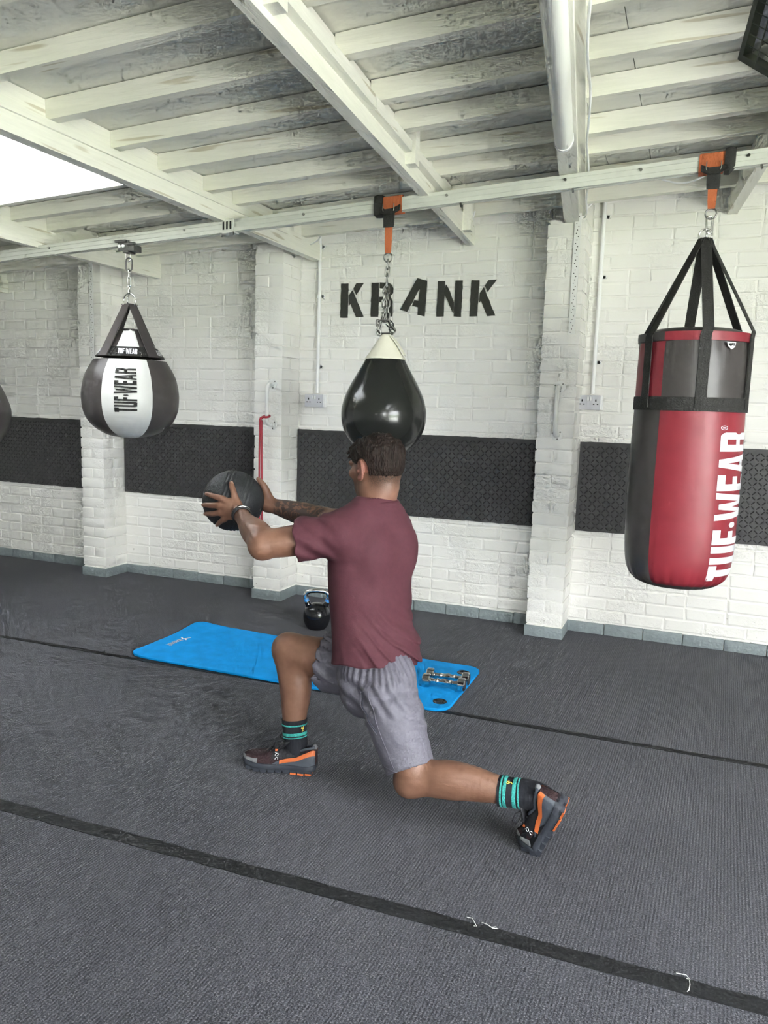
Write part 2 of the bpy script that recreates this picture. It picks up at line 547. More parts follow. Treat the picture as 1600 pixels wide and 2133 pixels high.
mb = MB()
mb.add([(-60, -60, -.08), (60, -60, -.08), (60, 60, -.08), (-60, 60, -.08)], [(0, 1, 2, 3)])
struct('ground_outside', mb, 'grass_outside', 'green grass ground outside the doorway', cat='ground')
mb = MB()
mb.box(WX1 + .12, WX1 + 9.0, -7.0, 9.0, -.08, -.03)  # unseen apron, widened and made pale to bounce daylight up indoors
struct('pavement_outside', mb, 'concrete_outside', 'grey concrete apron outside the open doorway', cat='pavement')

mb = MB()
for k in range(30):  # unseen hedge, added to hold back low sky light at the doorway
    y_ = -14 + k
    mb.bevbox(WX1 + 8.6 + rng.uniform(-.15, .15), WX1 + 10, y_, y_ + 1.1, -.08, 0.9 + rng.uniform(-.25, .25), .2)
struct('hedge_outside', mb, 'hedge_green', 'low green hedge across the yard beyond the doorway', cat='hedge')

# ---- brick wall
mb = MB()
a_, b_ = WX0 - .1, WX1 + .1
mb.hexa([(a_, WY1 + .004, -.05), (b_, WY1 + .004, -.05), (b_, WY1 + .2, -.05), (a_, WY1 + .2, -.05), (a_, WY1 + .004, deck(a_) + .03), (b_, WY1 + .004, deck(b_) + .03), (b_, WY1 + .2, deck(b_) + .03), (a_, WY1 + .2, deck(a_) + .03)])
wall_back = struct('wall_back', mb, 'white_painted_brick', 'white painted brick wall with stencilled black lettering', cat='wall')

BRK = []
for k in range(6):            # a few brick faces to share, each slightly different
    b_ = MB()
    L_, H_, e = 1.0, 1.0, 0.0
    vs = []
    for (yy, ins) in ((0.030, 0.0), (0.0045, 0.0), (0.0, 1.0)):
        for (sx, sz) in ((-1, -1), (1, -1), (1, 1), (-1, 1)):
            jx = rng.uniform(-.006, .006) / .215 * 1.0
            jz = rng.uniform(-.0035, .0035) / .066
            ix = ins * .0065 / .215
            iz = ins * .0065 / .066
            vs.append((sx * (.5 - ix) + jx, yy + (rng.uniform(-.0006, .0005) if ins else 0), sz * (.5 - iz) + jz))
    fs = [(8, 9, 10, 11)]
    for r in (0, 4):
        for q in range(4):
            w = (q + 1) % 4
            fs.append((r + q, r + w, r + 4 + w, r + 4 + q))
    b_.add(vs, fs)
    BRK.append(b_.mesh('brick', 'white_painted_brick'))
CH = 0.075
MAT_Z = (0.634, 1.175)
bays = [(WX0, PX[0]), (PX[0] + PW, PX[1]), (PX[1] + PW, PX[2]), (PX[2] + PW, WX1)]
cells = []
for row in range(1, 35):
    z0 = row * CH
    if z0 > MAT_Z[0] + .01 and z0 + CH < MAT_Z[1] - .01:
        continue
    for bi, (a, b) in enumerate(bays):
        x = a - (0.1125 if row % 2 else 0.0)
        if bi == 0:
            x = -5.6 - (0.1125 if row % 2 else 0)
        while x < b - .02:
            L = 0.225
            if rng.random() < 0.16:
                L = 0.1125
            x0, x1 = max(x, a), min(x + L, b)
            if x1 - x0 > .03 and z0 + CH < deck(x0) + .12:
                cells.append((x0, x1, z0))
            x += L
cam_xy = np.array([0, 0, 1.35])
def cell_size(c):
    return (c[1] - c[0]) / max(1.0, np.linalg.norm(np.array([(c[0] + c[1]) / 2, WY1, c[2]]) - cam_xy)) ** 2
vis = [c for c in cells if c[0] < 0.42]
single = set(sorted(vis, key=cell_size, reverse=True)[:300])
field = MB()
for c in cells:
    x0, x1, z0 = c
    me = BRK[int(rng.integers(0, 6))]
    dy = rng.uniform(-.0015, .0015)
    lx, lz = (x1 - x0 - .006), CH - .006
    if c in single:
        o = link('brick', me, wall_back)
        o.location = ((x0 + x1) / 2, WY1 - .0012 + dy, z0 + CH / 2)
        o.scale = (lx, 1, lz)
        o.rotation_euler = (0, rng.uniform(-.006, .006), 0)
    else:
        vs = [((x0 + x1) / 2 + v.co.x * lx, WY1 - .0012 + dy + v.co.y, z0 + CH / 2 + v.co.z * lz) for v in me.vertices]
        field.add(vs, [tuple(p.vertices) for p in me.polygons])
o = part('brick_field', field, 'white_painted_brick', wall_back)
o['kind'] = 'stuff'

# stencilled name on the wall
KRANK = [[[(-2.249, 2.148), (-2.197, 2.147), (-2.197, 1.926), (-2.25, 1.927)], [(-2.138, 2.147), (-2.087, 2.147), (-2.138, 2.072), (-2.158, 2.113)], [(-2.166, 2.102), (-2.082, 1.931), (-2.135, 1.928), (-2.177, 2.016), (-2.189, 2.004), (-2.191, 2.07)]], [[(-2.029, 2.147), (-1.978, 2.146), (-1.978, 1.929), (-2.03, 1.93)], [(-1.971, 2.147), (-1.914, 2.145), (-1.891, 2.134), (-1.877, 2.107), (-1.878, 2.076), (-1.896, 2.06), (-1.878, 2.025), (-1.877, 1.93), (-1.914, 1.928), (-1.921, 2.012), (-1.931, 2.018), (-1.971, 2.022), (-1.972, 2.055), (-1.945, 2.055), (-1.933, 2.067), (-1.931, 2.101), (-1.938, 2.108), (-1.971, 2.111)]], [[(-1.713, 2.166), (-1.648, 2.148), (-1.656, 1.926), (-1.704, 1.937), (-1.702, 1.984), (-1.743, 1.995), (-1.728, 2.029), (-1.7, 2.023), (-1.694, 2.105), (-1.777, 1.957), (-1.824, 1.97)]], [[(-1.574, 2.143), (-1.528, 2.142), (-1.528, 1.925), (-1.576, 1.924)], [(-1.52, 2.12), (-1.491, 2.073), (-1.465, 2.01), (-1.466, 1.944), (-1.526, 2.057), (-1.524, 2.107)], [(-1.459, 2.143), (-1.412, 2.142), (-1.414, 1.921), (-1.462, 1.924)]], [[(-1.356, 2.143), (-1.305, 2.14), (-1.31, 1.923), (-1.36, 1.922)], [(-1.248, 2.139), (-1.195, 2.141), (-1.25, 2.068), (-1.269, 2.106)], [(-1.275, 2.097), (-1.195, 1.925), (-1.244, 1.922), (-1.29, 2.016), (-1.3, 2.005), (-1.299, 2.064)]]]
for li, polys in enumerate(KRANK):
    mb = MB()
    for p in polys:
        # a slightly ragged, hand-rolled edge
        q = []
        for i in range(len(p)):
            a, b = Vector((*p[i], 0)), Vector((*p[(i + 1) % len(p)], 0))
            n = max(1, int((b - a).length / .02))
            for k in range(n):
                t = k / n
                c = a.lerp(b, t)
                j = .0016 if k else 0
                q.append((c.x + rng.uniform(-j, j), c.y + rng.uniform(-j, j)))
        n = len(q)
        y0, y1 = WY1 - .0065, WY1 + .0
        area = sum(q[i][0] * q[(i + 1) % n][1] - q[(i + 1) % n][0] * q[i][1] for i in range(n))
        if area < 0:
            q = q[::-1]
        mb.add([(x, y0, z) for x, z in q] + [(x, y1, z) for x, z in q],
               [tuple(range(n))] + [(i, n + i, n + (i + 1) % n, (i + 1) % n) for i in range(n)])
    o = part('painted_letter', mb, 'black_paint', wall_back)
    o['label'] = 'black stencilled letter %s' % 'KRANK'[li]

# ---- brick pillars
for pi, x in enumerate(PX):
    ptop = (2.30, 2.37, 2.42)[pi]
    mb = MB()
    mb.box(x + .006, x + PW - .006, PF + .006, WY1 + .05, 0, ptop)
    pil = struct('pillar', mb, 'white_painted_brick', ('white brick pillar behind the black and white teardrop bag', 'white brick pillar with a red band hanging from its grab handle',
                                                       'white brick pillar between the KRANK lettering and the red heavy bag')[pi], cat='pillar')
    nrow = int(ptop / CH)
    D = WY1 - PF
    meshes = []
    for row in range(nrow):
        z0, z1 = row * CH + .004, (row + 1) * CH - .004
        gz = 'white_painted_brick'
        if row % 2:
            spl = [(x, x + PW, PF, PF + .104), (x, x + PW, PF + .113, WY1 + .01)]
        else:
            spl = [(x, x + PW / 2 - .003, PF, WY1 + .01), (x + PW / 2 + .003, x + PW, PF, WY1 + .01)]
        for (xa, xb, ya, yb) in spl:
            if xb - xa < .01:
                continue
            mb = MB()
            jx, jy = rng.uniform(-.003, .003), rng.uniform(-.003, .002)
            mb.bevbox(xa + (jx if xa == x else 0), xb + (jx if xb == x + PW else 0), ya + (jy if ya == PF else 0), yb, z0 + rng.uniform(-.001, .001), z1 + rng.uniform(-.001, .001), .006)
            part('brick', mb, gz, pil, 35)
    # rough mortar cap where the pillar meets the roof timbers
    mb = MB()
    vs, fs = [], []
    cap = [(0, .0), (.35, .055), (.62, .075), (.85, .05), (1, .0)]
    for (u, h) in cap:
        xx = x + .012 + u * (PW - .024)
        for yy in (PF + .02, WY1):
            vs.append((xx, yy, nrow * CH + (h if yy > PF + .1 else h * .6)))
    for i in range(len(cap) - 1):
        fs.append((2 * i, 2 * i + 1, 2 * i + 3, 2 * i + 2))
    n0 = len(vs)
    vs += [(a, b, nrow * CH - .02) for (a, b, c) in vs]
    fs += [(2 * i, 2 * i + 2, n0 + 2 * i + 2, n0 + 2 * i) for i in range(len(cap) - 1)]
    fs += [(2 * i + 1, n0 + 2 * i + 1, n0 + 2 * i + 3, 2 * i + 3) for i in range(len(cap) - 1)]
    mb.add(vs, fs)
    part('mortar_cap', mb, 'white_painted_brick', pil, 40)

# ---- grey painted bottom course
mb = MB()
mb.box(-6.5, -6.45, WY1 - .006, WY1 + .004, 0.0, .062)
base = struct('baseboard_back', mb, 'grey_floor_paint', 'grey painted bottom course along the brick wall and pillars', cat='baseboard')
def base_run(x0, x1, y, L=.225):
    x = x0
    while x < x1 - .02:
        e = min(x + L, x1)
        mb = MB()
        mb.bevbox(x + .002, e - .002, y - .012 + rng.uniform(-.002, .002), y + .02, -.005, .066 + rng.uniform(-.003, .003), .005)
        part('brick', mb, 'grey_floor_paint', base, 35)
        x = e
for (a, b) in ((-5.7, PX[0]), (PX[0] + PW, PX[1]), (PX[1] + PW, PX[2]), (PX[2] + PW, WX1)):
    base_run(a, b, WY1)
for x in PX:
    mb = MB()
    mb.bevbox(x - .008, x + PW + .008, PF - .008, WY1 + .01, -.005, .066, .006)
    part('brick', mb, 'grey_floor_paint', base, 35)

# ---- other walls
mb = MB()
mb.box(WX0 - .12, WX0, WY0, WY1, 0, deck(WX0) + .03)
struct('wall_left', mb, 'white_plaster', 'plain white end wall beyond the bags', cat='wall')
mb = MB()
mb.box(WX1, WX1 + .12, WY0, DOOR[0], 0, 3.0)
mb.box(WX1, WX1 + .12, DOOR[1], WY1, 0, 3.0)
mb.box(WX1, WX1 + .12, DOOR[0], DOOR[1], DOOR[3], 3.0)
struct('wall_right', mb, 'white_plaster', 'white end wall with the open doorway', cat='wall')
mb = MB()
xs = [WX0 - .12] + [v for w in ADDED_WINS for v in w[:2]] + [WX1 + .12]
for i in range(0, len(xs), 2):
    mb.box(xs[i], xs[i + 1], WY0 - .12, WY0, 0, 3.0)
for w in ADDED_WINS:
    mb.box(w[0], w[1], WY0 - .12, WY0, 0, w[2])
    mb.box(w[0], w[1], WY0 - .12, WY0, w[3], 3.0)
struct('wall_rear', mb, 'white_plaster', 'white wall with windows behind the viewer', cat='wall')
for i, w in enumerate(ADDED_WINS):
    fr = MB()
    t = .05
    for (a, b, c, d) in ((w[0], w[1], w[2], w[2] + t), (w[0], w[1], w[3] - t, w[3]), (w[0], w[0] + t, w[2], w[3]), (w[1] - t, w[1], w[2], w[3]),
                         ((w[0] + w[1]) / 2 - .025, (w[0] + w[1]) / 2 + .025, w[2], w[3])):
        fr.box(a, b, WY0 - .09, WY0 - .03, c, d)
    struct('window_%d' % (i + 2), fr, 'white_metal', 'white framed window in the rear wall near the doorway', cat='window')

# ---- roof: deck panels, joists, beams
mb = MB()
def slab(m, x0, x1, y0, y1, lo, hi, mi=0):
    """a board that follows the fall of the roof; lo/hi are offsets from the deck underside"""
    m.hexa([(x0, y0, deck(x0) + lo), (x1, y0, deck(x1) + lo), (x1, y1, deck(x1) + lo), (x0, y1, deck(x0) + lo),
            (x0, y0, deck(x0) + hi), (x1, y0, deck(x1) + hi), (x1, y1, deck(x1) + hi), (x0, y1, deck(x0) + hi)], mi)
for (a, b, c, d) in ((WX0 - .2, WX1 + .2, WY0 - .2, .1), (WX0 - .2, -.3, .1, 1.7), (1.7, WX1 + .2, .1, 1.7), (WX0 - .2, WX1 + .2, 1.7, 2.12),
                     (WX0 - .2, WX1 + .2, 3.2, WY1 + .2), (WX0 - .2, -4.45, 2.12, 3.2), (-2.47, WX1 + .2, 2.12, 3.2)):
    slab(mb, a, b, c, d, .02, .05)
ceiling = struct('ceiling', mb, 'white_deck', 'white painted timber roof with joists across the room', cat='ceiling')
def in_sky(x, y):
    return any(s[0] < x < s[1] and s[2] < y < s[3] for s in SKY)
xs = sorted({WX0 - .1, -5.3, -4.45, -3.72, -2.47, -1.25, -.5, -.3, .17, 1.7, 2.5, WX1 + .1})
ys = sorted({WY0 - .1, -1.6, .1, .9, 1.7, 2.12, 3.2, 4.0, WY1 + .1})
for i in range(len(xs) - 1):
    for j in range(len(ys) - 1):
        if in_sky((xs[i] + xs[i + 1]) / 2, (ys[j] + ys[j + 1]) / 2):
            continue
        mb = MB()
        slab(mb, xs[i] + .0012, xs[i + 1] - .0012, ys[j] + .0012, ys[j + 1] - .0012, 0, .02)
        part('deck_panel', mb, 'white_deck', ceiling)

# beams, bottom-left edge x as a function of y
BEAMS = [
    dict(x=lambda y: -5.25, w=.05, zb=2.16, lab='white roof beam nearest the far end wall'),
    dict(x=lambda y: -3.76, w=.055, zb=2.225, lab='white roof beam just left of the teardrop bag trolley'),
    dict(x=lambda y: -2.455, w=.058, zb=2.297, lab='white roof beam beside the bright skylight'),
    dict(x=lambda y: -1.166 - .0772 * (y - 1.785), w=.048, zb=2.35, lab='white roof beam with bolted ledger and upright blocks'),
    dict(x=lambda y: -.455 - .13 * (y - 2.13), w=.082, zb=2.40, lab='white roof beam carrying the strip light and cables'),
    dict(x=lambda y: .19 - .1 * (y - 3.63), w=.05, zb=2.447, lab='white roof beam near the orange sling of the red bag'),
    dict(x=lambda y: 1.5, w=.05, zb=2.5, lab='white roof beam nearest the doorway'),
]
def beam_piece(m, B, xo0, xo1, y0, y1, z0, z1, n=1):
    f = B['x']
    m.hexa([(f(y0) + xo0, y0, z0), (f(y0) + xo1, y0, z0), (f(y1) + xo1, y1, z0), (f(y1) + xo0, y1, z0),
            (f(y0) + xo0, y0, z1), (f(y0) + xo1, y0, z1), (f(y1) + xo1, y1, z1), (f(y1) + xo0, y1, z1)])
JY = [-2.9, -2.5, -1.7, .64, .98, 1.33, 1.70, 2.06, 2.41, 2.77, 3.08, 3.44, 3.71, 4.14, 4.5]
for bi, B in enumerate(BEAMS):
    root = thing('ceiling_beam', B['lab'], 'beam', (B['x'](3.0), 3.0, B['zb']), kind='structure')
    xm = B['x'](3) + B['w'] / 2
    top = deck(B['x'](WY1)) - .002
    split = deck(xm) - .080
    mb = MB()
    beam_piece(mb, B, 0, B['w'], WY0, WY1, B['zb'], split)
    part('beam_timber', mb, 'white_painted_beam', root)
    mb = MB()
    beam_piece(mb, B, .006, B['w'] - .012, WY0, WY1, split, top)
    part('blocking', mb, 'white_painted_beam', root)
    if bi == 2:
        mb = MB()
        beam_piece(mb, B, B['w'], B['w'] + .012, WY0, 4.3, split - .03, split)
        part('ledger', mb, 'white_painted_beam', root)
    if bi == 3:
        for (y0, y1) in ((-1.0, 1.87), (1.935, 2.72), (2.725, 3.20), (3.285, 4.05)):
            mb = MB()
            beam_piece(mb, B, B['w'], B['w'] + .034, y0, y1, split - .047, split - .003)
            part('ledger', mb, 'white_painted_beam', root)
        for y in (1.90, 3.245):
            mb = MB()
            beam_piece(mb, B, B['w'], B['w'] + .046, y - .03, y + .03, 2.372, deck(-1.2) - .004)
            part('upright_block', mb, 'white_painted_beam', root)
        mb = MB()
        beam_piece(mb, B, B['w'], B['w'] + .05, 4.40, 4.46, 2.36, deck(-1.2) - .004)
        part('upright_block', mb, 'white_painted_beam', root)
    if bi == 4:
        mb = MB()
        beam_piece(mb, B, B['w'], B['w'] + .030, .5, 4.6, split - .05, split + .05)
        part('ledger', mb, 'white_painted_beam', root)
edges = [(WX0, lambda y: -5.25)]
for i in range(len(BEAMS) - 1):
    edges.append((i, i + 1))
for y in JY:
    for bi in range(len(BEAMS) + 1):
        xa = WX0 if bi == 0 else BEAMS[bi - 1]['x'](y) + BEAMS[bi - 1]['w'] - .010
        xb = WX1 if bi == len(BEAMS) else BEAMS[bi]['x'](y) + .008
        if any(s[2] - .03 < y < s[3] and not (xb < s[0] or xa > s[1]) for s in SKY):
            continue
        mb = MB()
        e = rng.uniform(-.004, .004)
        slab(mb, xa, xb, y + e, y + e + .047, -.078 + rng.uniform(-.003, .003), -.0045)
        part('joist', mb, 'white_painted_joist', ceiling)

# skylights: upstand frame and glazing
for i, s in enumerate(SKY):
    fr = MB()
    t = .03
    e_ = .002
    for (a, b, c, d) in ((s[0] + e_, s[1] - e_, s[2] + e_, s[2] + t), (s[0] + e_, s[1] - e_, s[3] - t, s[3] - e_), (s[0] + e_, s[0] + t, s[2] + t, s[3] - t), (s[1] - t, s[1] - e_, s[2] + t, s[3] - t)):
        slab(fr, a, b, c, d, -.085 if c == s[3] - t else 0.0, .16)
    if i:
        slab(fr, (s[0] + s[1]) / 2 - .015, (s[0] + s[1]) / 2 + .015, s[2], s[3], .10, .14)
    w = struct('window_%d' % (i + 5), fr, 'white_painted_joist', ('bright skylight left of the roof beam above the teardrop bag', 'skylight in the roof above the viewer on the doorway side')[i], cat='skylight')
    xm = (s[0] + s[1]) / 2
    for (a, b) in ((s[0], xm - .015), (xm + .015, s[1])) if i else ((s[0], s[1]),):
        mb = MB()
        slab(mb, a + .031, b - .031, s[2] + .031, s[3] - .031, .148, .151)
        part('pane', mb, 'opal_glazing', w)

# ---- black rubber matting screwed to the wall between the pillars
def rubber_mat(x0, x1, label):
    root = thing('rubber_wall_mat', label, 'rubber mat', ((x0 + x1) / 2, WY1, MAT_Z[0]), 'rubber mats along the wall')
    mb = MB()
    n = int((x1 - x0) / .03)
    z0, z1, y1, y0 = MAT_Z[0], MAT_Z[1], WY1 + .003, WY1 - .014
    tops, bots = [], []
    for i in range(n + 1):
        x = x0 + (x1 - x0) * i / n
        tops.append((x, z1 + rng.uniform(-.0025, .0015)))
        bots.append((x, z0 + rng.uniform(-.0015, .0025)))
    vs = [(x, y0, z) for x, z in bots] + [(x, y0, z) for x, z in tops] + [(x, y1, z) for x, z in bots] + [(x, y1, z) for x, z in tops]
    m = n + 1
    fs = []
    for i in range(n):
        fs += [(i, i + 1, m + i + 1, m + i), (m + i, m + i + 1, 3 * m + i + 1, 3 * m + i), (i, 2 * m + i, 2 * m + i + 1, i + 1)]
    fs += [(0, m, 3 * m, 2 * m), (n, 2 * m + n, 3 * m + n, m + n)]
    mb.add(vs, fs)
    part('mat_sheet', mb, 'black_rubber', root)
    tb = MB()
    st = .027
    nx, nz = int((x1 - x0 - .01) / st), int((z1 - z0 - .01) / st)
    for i in range(nx):
        for j in range(nz):
            cx, cz = x0 + .012 + (i + .5) * st, z0 + .008 + (j + .5) * st
            sg = 1 if (i + j) % 2 else -1
            ax, az = .0115 * .7071, .0115 * .7071 * sg
            px, pz = -.0030 * .7071 * sg, .0030 * .7071
            yb, yt = y0, y0 - .0042
            vs = [(cx - ax - px, yb, cz - az - pz), (cx + ax - px, yb, cz + az - pz), (cx + ax + px, yb, cz + az + pz), (cx - ax + px, yb, cz - az + pz),
                  (cx - ax * .7, yt, cz - az * .7), (cx + ax * .7, yt, cz + az * .7)]
            tb.add(vs, [(0, 1, 5, 4), (2, 3, 4, 5), (1, 2, 5), (3, 0, 4)])
    o = part('tread_bars', tb, 'black_rubber', root)
    o['kind'] = 'stuff'
rubber_mat(-5.75, PX[0] - .004, 'black rubber wall mat at the far left edge of the room')
rubber_mat(PX[0] + PW + .006, PX[1] - .006, 'black rubber wall mat behind the medicine ball and teardrop bag')
rubber_mat(PX[1] + PW + .004, PX[2] - .006, 'black rubber wall mat below the KRANK lettering')
rubber_mat(PX[2] + PW + .012, 1.6, 'black rubber wall mat behind the red heavy bag')

# ---- seam tape on the carpet and loose threads
def tape(pts, w, label):
    mb = MB()
    pts = [Vector(p) for p in pts]
    n = 90
    L, Rr = [], []
    for i in range(n + 1):
        t = i / n * (len(pts) - 1)
        k = min(int(t), len(pts) - 2)
        p = pts[k].lerp(pts[k + 1], t - k)
        d = (pts[k + 1] - pts[k]).normalized()
        nn = Vector((-d.y, d.x, 0))
        j1, j2 = rng.uniform(-.0025, .0025), rng.uniform(-.0025, .0025)
        L.append(p + nn * (w / 2 + j1)); Rr.append(p - nn * (w / 2 + j2))
    h = .0022
    vs = [(v.x, v.y, h) for v in L] + [(v.x, v.y, h) for v in Rr] + [(v.x, v.y, 0.0002) for v in L] + [(v.x, v.y, .0002) for v in Rr]
    m = n + 1
    fs = []
    for i in range(n):
        fs += [(i, m + i, m + i + 1, i + 1), (i, i + 1, 2 * m + i + 1, 2 * m + i), (m + i, 3 * m + i, 3 * m + i + 1, m + i + 1)]
    mb.add(vs, fs)
    o = link('seam_tape', mb.mesh('seam_tape', 'black_seam_tape'))
    return tag(o, label, 'tape', 'carpet seam tapes')
tape([(-6.0, 3.02, 0), (-3.546, 3.11, 0), (-2.0, 3.15, 0), (.37, 3.207, 0), (2.5, 3.27, 0)], .030, 'thin black carpet seam running under the blue exercise mat')
tape([(-4.0, 1.70, 0), (-2.04, 1.765, 0), (-.85, 1.80, 0), (.262, 1.832, 0), (2.5, 1.90, 0)], .052, 'wide black seam tape across the carpet in front of the man')
for pts, lab in (([(-.462, 1.852, .003), (-.447, 1.850, .006), (-.437, 1.838, .004), (-.428, 1.826, .003), (-.436, 1.826, .003)], 'hooked white thread on the wide seam tape'),
                 ([(-.420, 1.848, .003), (-.404, 1.842, .006), (-.387, 1.832, .007), (-.376, 1.838, .005), (-.381, 1.845, .004), (-.392, 1.840, .003)], 'looped white thread on the wide seam tape'),
                 ([(.062, 1.862, .003), (.085, 1.858, .008), (.094, 1.846, .007), (.086, 1.849, .006), (.092, 1.852, .004), (.094, 1.835, .004), (.092, 1.815, .003), (.088, 1.808, .003)], 'longest white thread crossing the tape near the corner')):
    mb = MB()
    mb.tube(pts, .0011, 6)
    tag(link('loose_thread', mb.mesh('loose_thread', 'thread_white', 60)), lab, 'thread', 'loose threads on the seam tape')

# ================================================================== fittings on the wall and roof
def disc_y(m, c, r, t, n=20, mi=0):
    """short cylinder whose axis is Y"""
    m.tube([(c[0], c[1], c[2]), (c[0], c[1] - t, c[2])], r, n, mi)

# ---- hanging track
TY = 3.65
mb = MB()
root = thing('ceiling_track', 'long white steel track the punch bags hang from', 'track', (-2, TY, railz(-2)))
def track_piece(m, xa, xb, y0, y1, lo, hi):
    m.hexa([(xa, y0, railz(xa) + lo), (xb, y0, railz(xb) + lo), (xb, y1, railz(xb) + lo), (xa, y1, railz(xa) + lo),
            (xa, y0, railz(xa) + hi), (xb, y0, railz(xb) + hi), (xb, y1, railz(xb) + hi), (xa, y1, railz(xa) + hi)])
for (xa, xb) in ((-5.9, -2.39), (-2.375, 2.0)):
    m = MB()
    track_piece(m, xa, xb, TY - .020, TY + .022, .010, .060)      # web
    track_piece(m, xa, xb, TY - .024, TY - .020, .044, .060)      # raised lips on the face
    track_piece(m, xa, xb, TY - .024, TY - .020, .020, .034)
    track_piece(m, xa, xb, TY - .022, TY - .006, 0, .010)         # rolled lower lips
    track_piece(m, xa, xb, TY + .008, TY + .024, 0, .010)
    part('channel', m, 'track_white', root)
m = MB()
track_piece(m, -2.42, -2.345, TY - .030, TY + .028, -.006, .066)
o = part('coupler', m, 'track_white', root)
m = MB()
for dx in (-.022, 0, .022):
    track_piece(m, -2.383 + dx - .005, -2.383 + dx + .005, TY - .0315, TY - .029, .012, .052)
part('slot', m, 'dark_hole', o)
for x in (-3.62, -2.66, -1.93, -1.17, -.62, -.30, .12):
    m = MB()
    disc_y(m, (x, TY - .023, railz(x) + .039), .0065, .006, 12)
    part('bolt', m, 'zinc', root, 40)
for x in (-2.42, -2.345, -1.10, -.585, .17):
    m = MB()
    m.tube([(x, TY - .028, railz(x) - .004), (x + .004, TY - .030, railz(x) - .022)], .005, 10)
    part('bolt', m, 'zinc', root, 40)

# ---- strip light under the beam
B = BEAMS[4]
root = thing('strip_light', 'unlit white fluorescent strip light under the roof beam', 'strip light', (B['x'](2.2) + .04, 2.2, 2.40))
y0, y1 = .70, 3.12
m = MB()
prof = [(-.034, 0), (-.036, -.022), (-.030, -.042), (-.016, -.056), (0, -.060), (.016, -.056), (.030, -.042), (.036, -.022), (.034, 0)]
vs = []
for y in (y0, y1):
    for (a, b) in prof:
        vs.append((B['x'](y) + .036 + a, y, 2.399 + b))
n = len(prof)
m.add(vs, [(i, i + 1, n + i + 1, n + i) for i in range(n - 1)] + [(0, n, 2 * n - 1, n - 1), tuple(range(n)), tuple(range(2 * n - 1, n - 1, -1))])
part('diffuser', m, 'diffuser', root, 50)
for y in (y0 - .02, y1):
    m = MB()
    vs = []
    for yy in (y, y + .02):
        for (a, b) in prof:
            vs.append((B['x'](yy) + .036 + a * 1.06, yy, 2.399 + b * 1.05))
    m.add(vs, [(i, i + 1, n + i + 1, n + i) for i in range(n - 1)] + [(0, n, 2 * n - 1, n - 1), tuple(range(n)), tuple(range(2 * n - 1, n - 1, -1))])
    part('end_cap', m, 'white_plastic', root, 50)

# ---- white cables
def cable(pts, r, label, group='white cables'):
    P = [Vector(p) for p in pts]
    out = []
    for i in range(len(P) - 1):
        a, b, c, d = P[max(i - 1, 0)], P[i], P[i + 1], P[min(i + 2, len(P) - 1)]
        for k in range(6):
            t = k / 6
            out.append(0.5 * ((2 * b) + (c - a) * t + (2 * a - 5 * b + 4 * c - d) * t * t + (3 * b - a - 3 * c + d) * t ** 3))
    out.append(P[-1])
    m = MB()
    m.tube(out, r, 8)
    return tag(link('cable', m.mesh('cable', 'white_plastic', 60)), label, 'cable', group)
bx = B['x']
cable([(bx(y) + .124 + .005 * math.sin(y * 7.0), y, 2.43 + .014 * math.sin(y * 9 + 1)) for y in np.linspace(.8, 4.45, 24)] + [(bx(4.6) + .10, 4.62, 2.43)], .0045,
      'white cable running along the roof beam beside the strip light')
cable([(-2.33, 4.56, 2.50), (-2.30, 4.58, 2.44), (-2.36, 4.60, 2.385), (-2.48, 4.61, 2.365), (-2.58, 4.61, 2.41), (-2.61, 4.61, 2.48)], .0045, 'white cable looping below the track beside the second pillar')
cable([(-2.33, 4.68, 2.52), (-2.42, 4.70, 2.445), (-2.56, 4.72, 2.41), (-2.70, 4.70, 2.405), (-2.76, 4.66, 2.43), (-2.79, 4.62, 2.47)], .006, 'thicker white cable tucked above the second pillar')
cable([(-1.50, 4.60, 2.50), (-1.44, 4.55, 2.43), (-1.36, 4.50, 2.39), (-1.29, 4.46, 2.41), (-1.26, 4.44, 2.47)], .005, 'white cable hooked under the end of the beam with upright blocks')
cable([(-.22, 3.78, 2.385), (-.15, 3.79, 2.368), (-.09, 3.79, 2.372), (-.04, 3.78, 2.39)], .004, 'white cable drooping under the track beside the red bag sling')
cable([(-.60, 4.66, 2.58), (-.66, 4.65, 2.50), (-.72, 4.63, 2.47)], .006, 'short white cable slanting behind the third pillar strap')
cable([(-1.35, 4.72, 2.57), (-1.15, 4.72, 2.535), (-1.0, 4.71, 2.565), (-.88, 4.70, 2.58), (-.86, 4.68, 2.53), (-.88, 4.66, 2.49)], .005, 'white cable sagging along the wall top above the lettering')

# ---- floodlight hanging at the upper right
A = Vector((0.030, 2.395, 2.300))
e1 = Vector((0.170, -0.692, 0.702)).normalized()
e2 = Vector((0.611, -0.485, -0.626)).normalized()
nn = Vector((-0.773, -0.535, -0.340)).normalized()
root = thing('floodlight', 'black floodlight with wire grille hanging from the roof', 'floodlight', tuple(A + e1 * .17 + e2 * .12))
W_, H_, D_ = .24, .34, .11
def fp(a, b, c):
    return A + e2 * a + e1 * b - nn * c
m = MB()
def fbox(m, a0, a1, b0, b1, c0, c1):
    m.hexa([fp(a0, b0, c0), fp(a1, b0, c0), fp(a1, b1, c0), fp(a0, b1, c0), fp(a0, b0, c1), fp(a1, b0, c1), fp(a1, b1, c1), fp(a0, b1, c1)])
t = .016
fbox(m, 0, W_, 0, t, 0, .03); fbox(m, 0, W_, H_ - t, H_, 0, .03); fbox(m, 0, t, t, H_ - t, 0, .03); fbox(m, W_ - t, W_, t, H_ - t, 0, .03)
part('front_frame', m, 'floodlight_black', root)
m = MB()
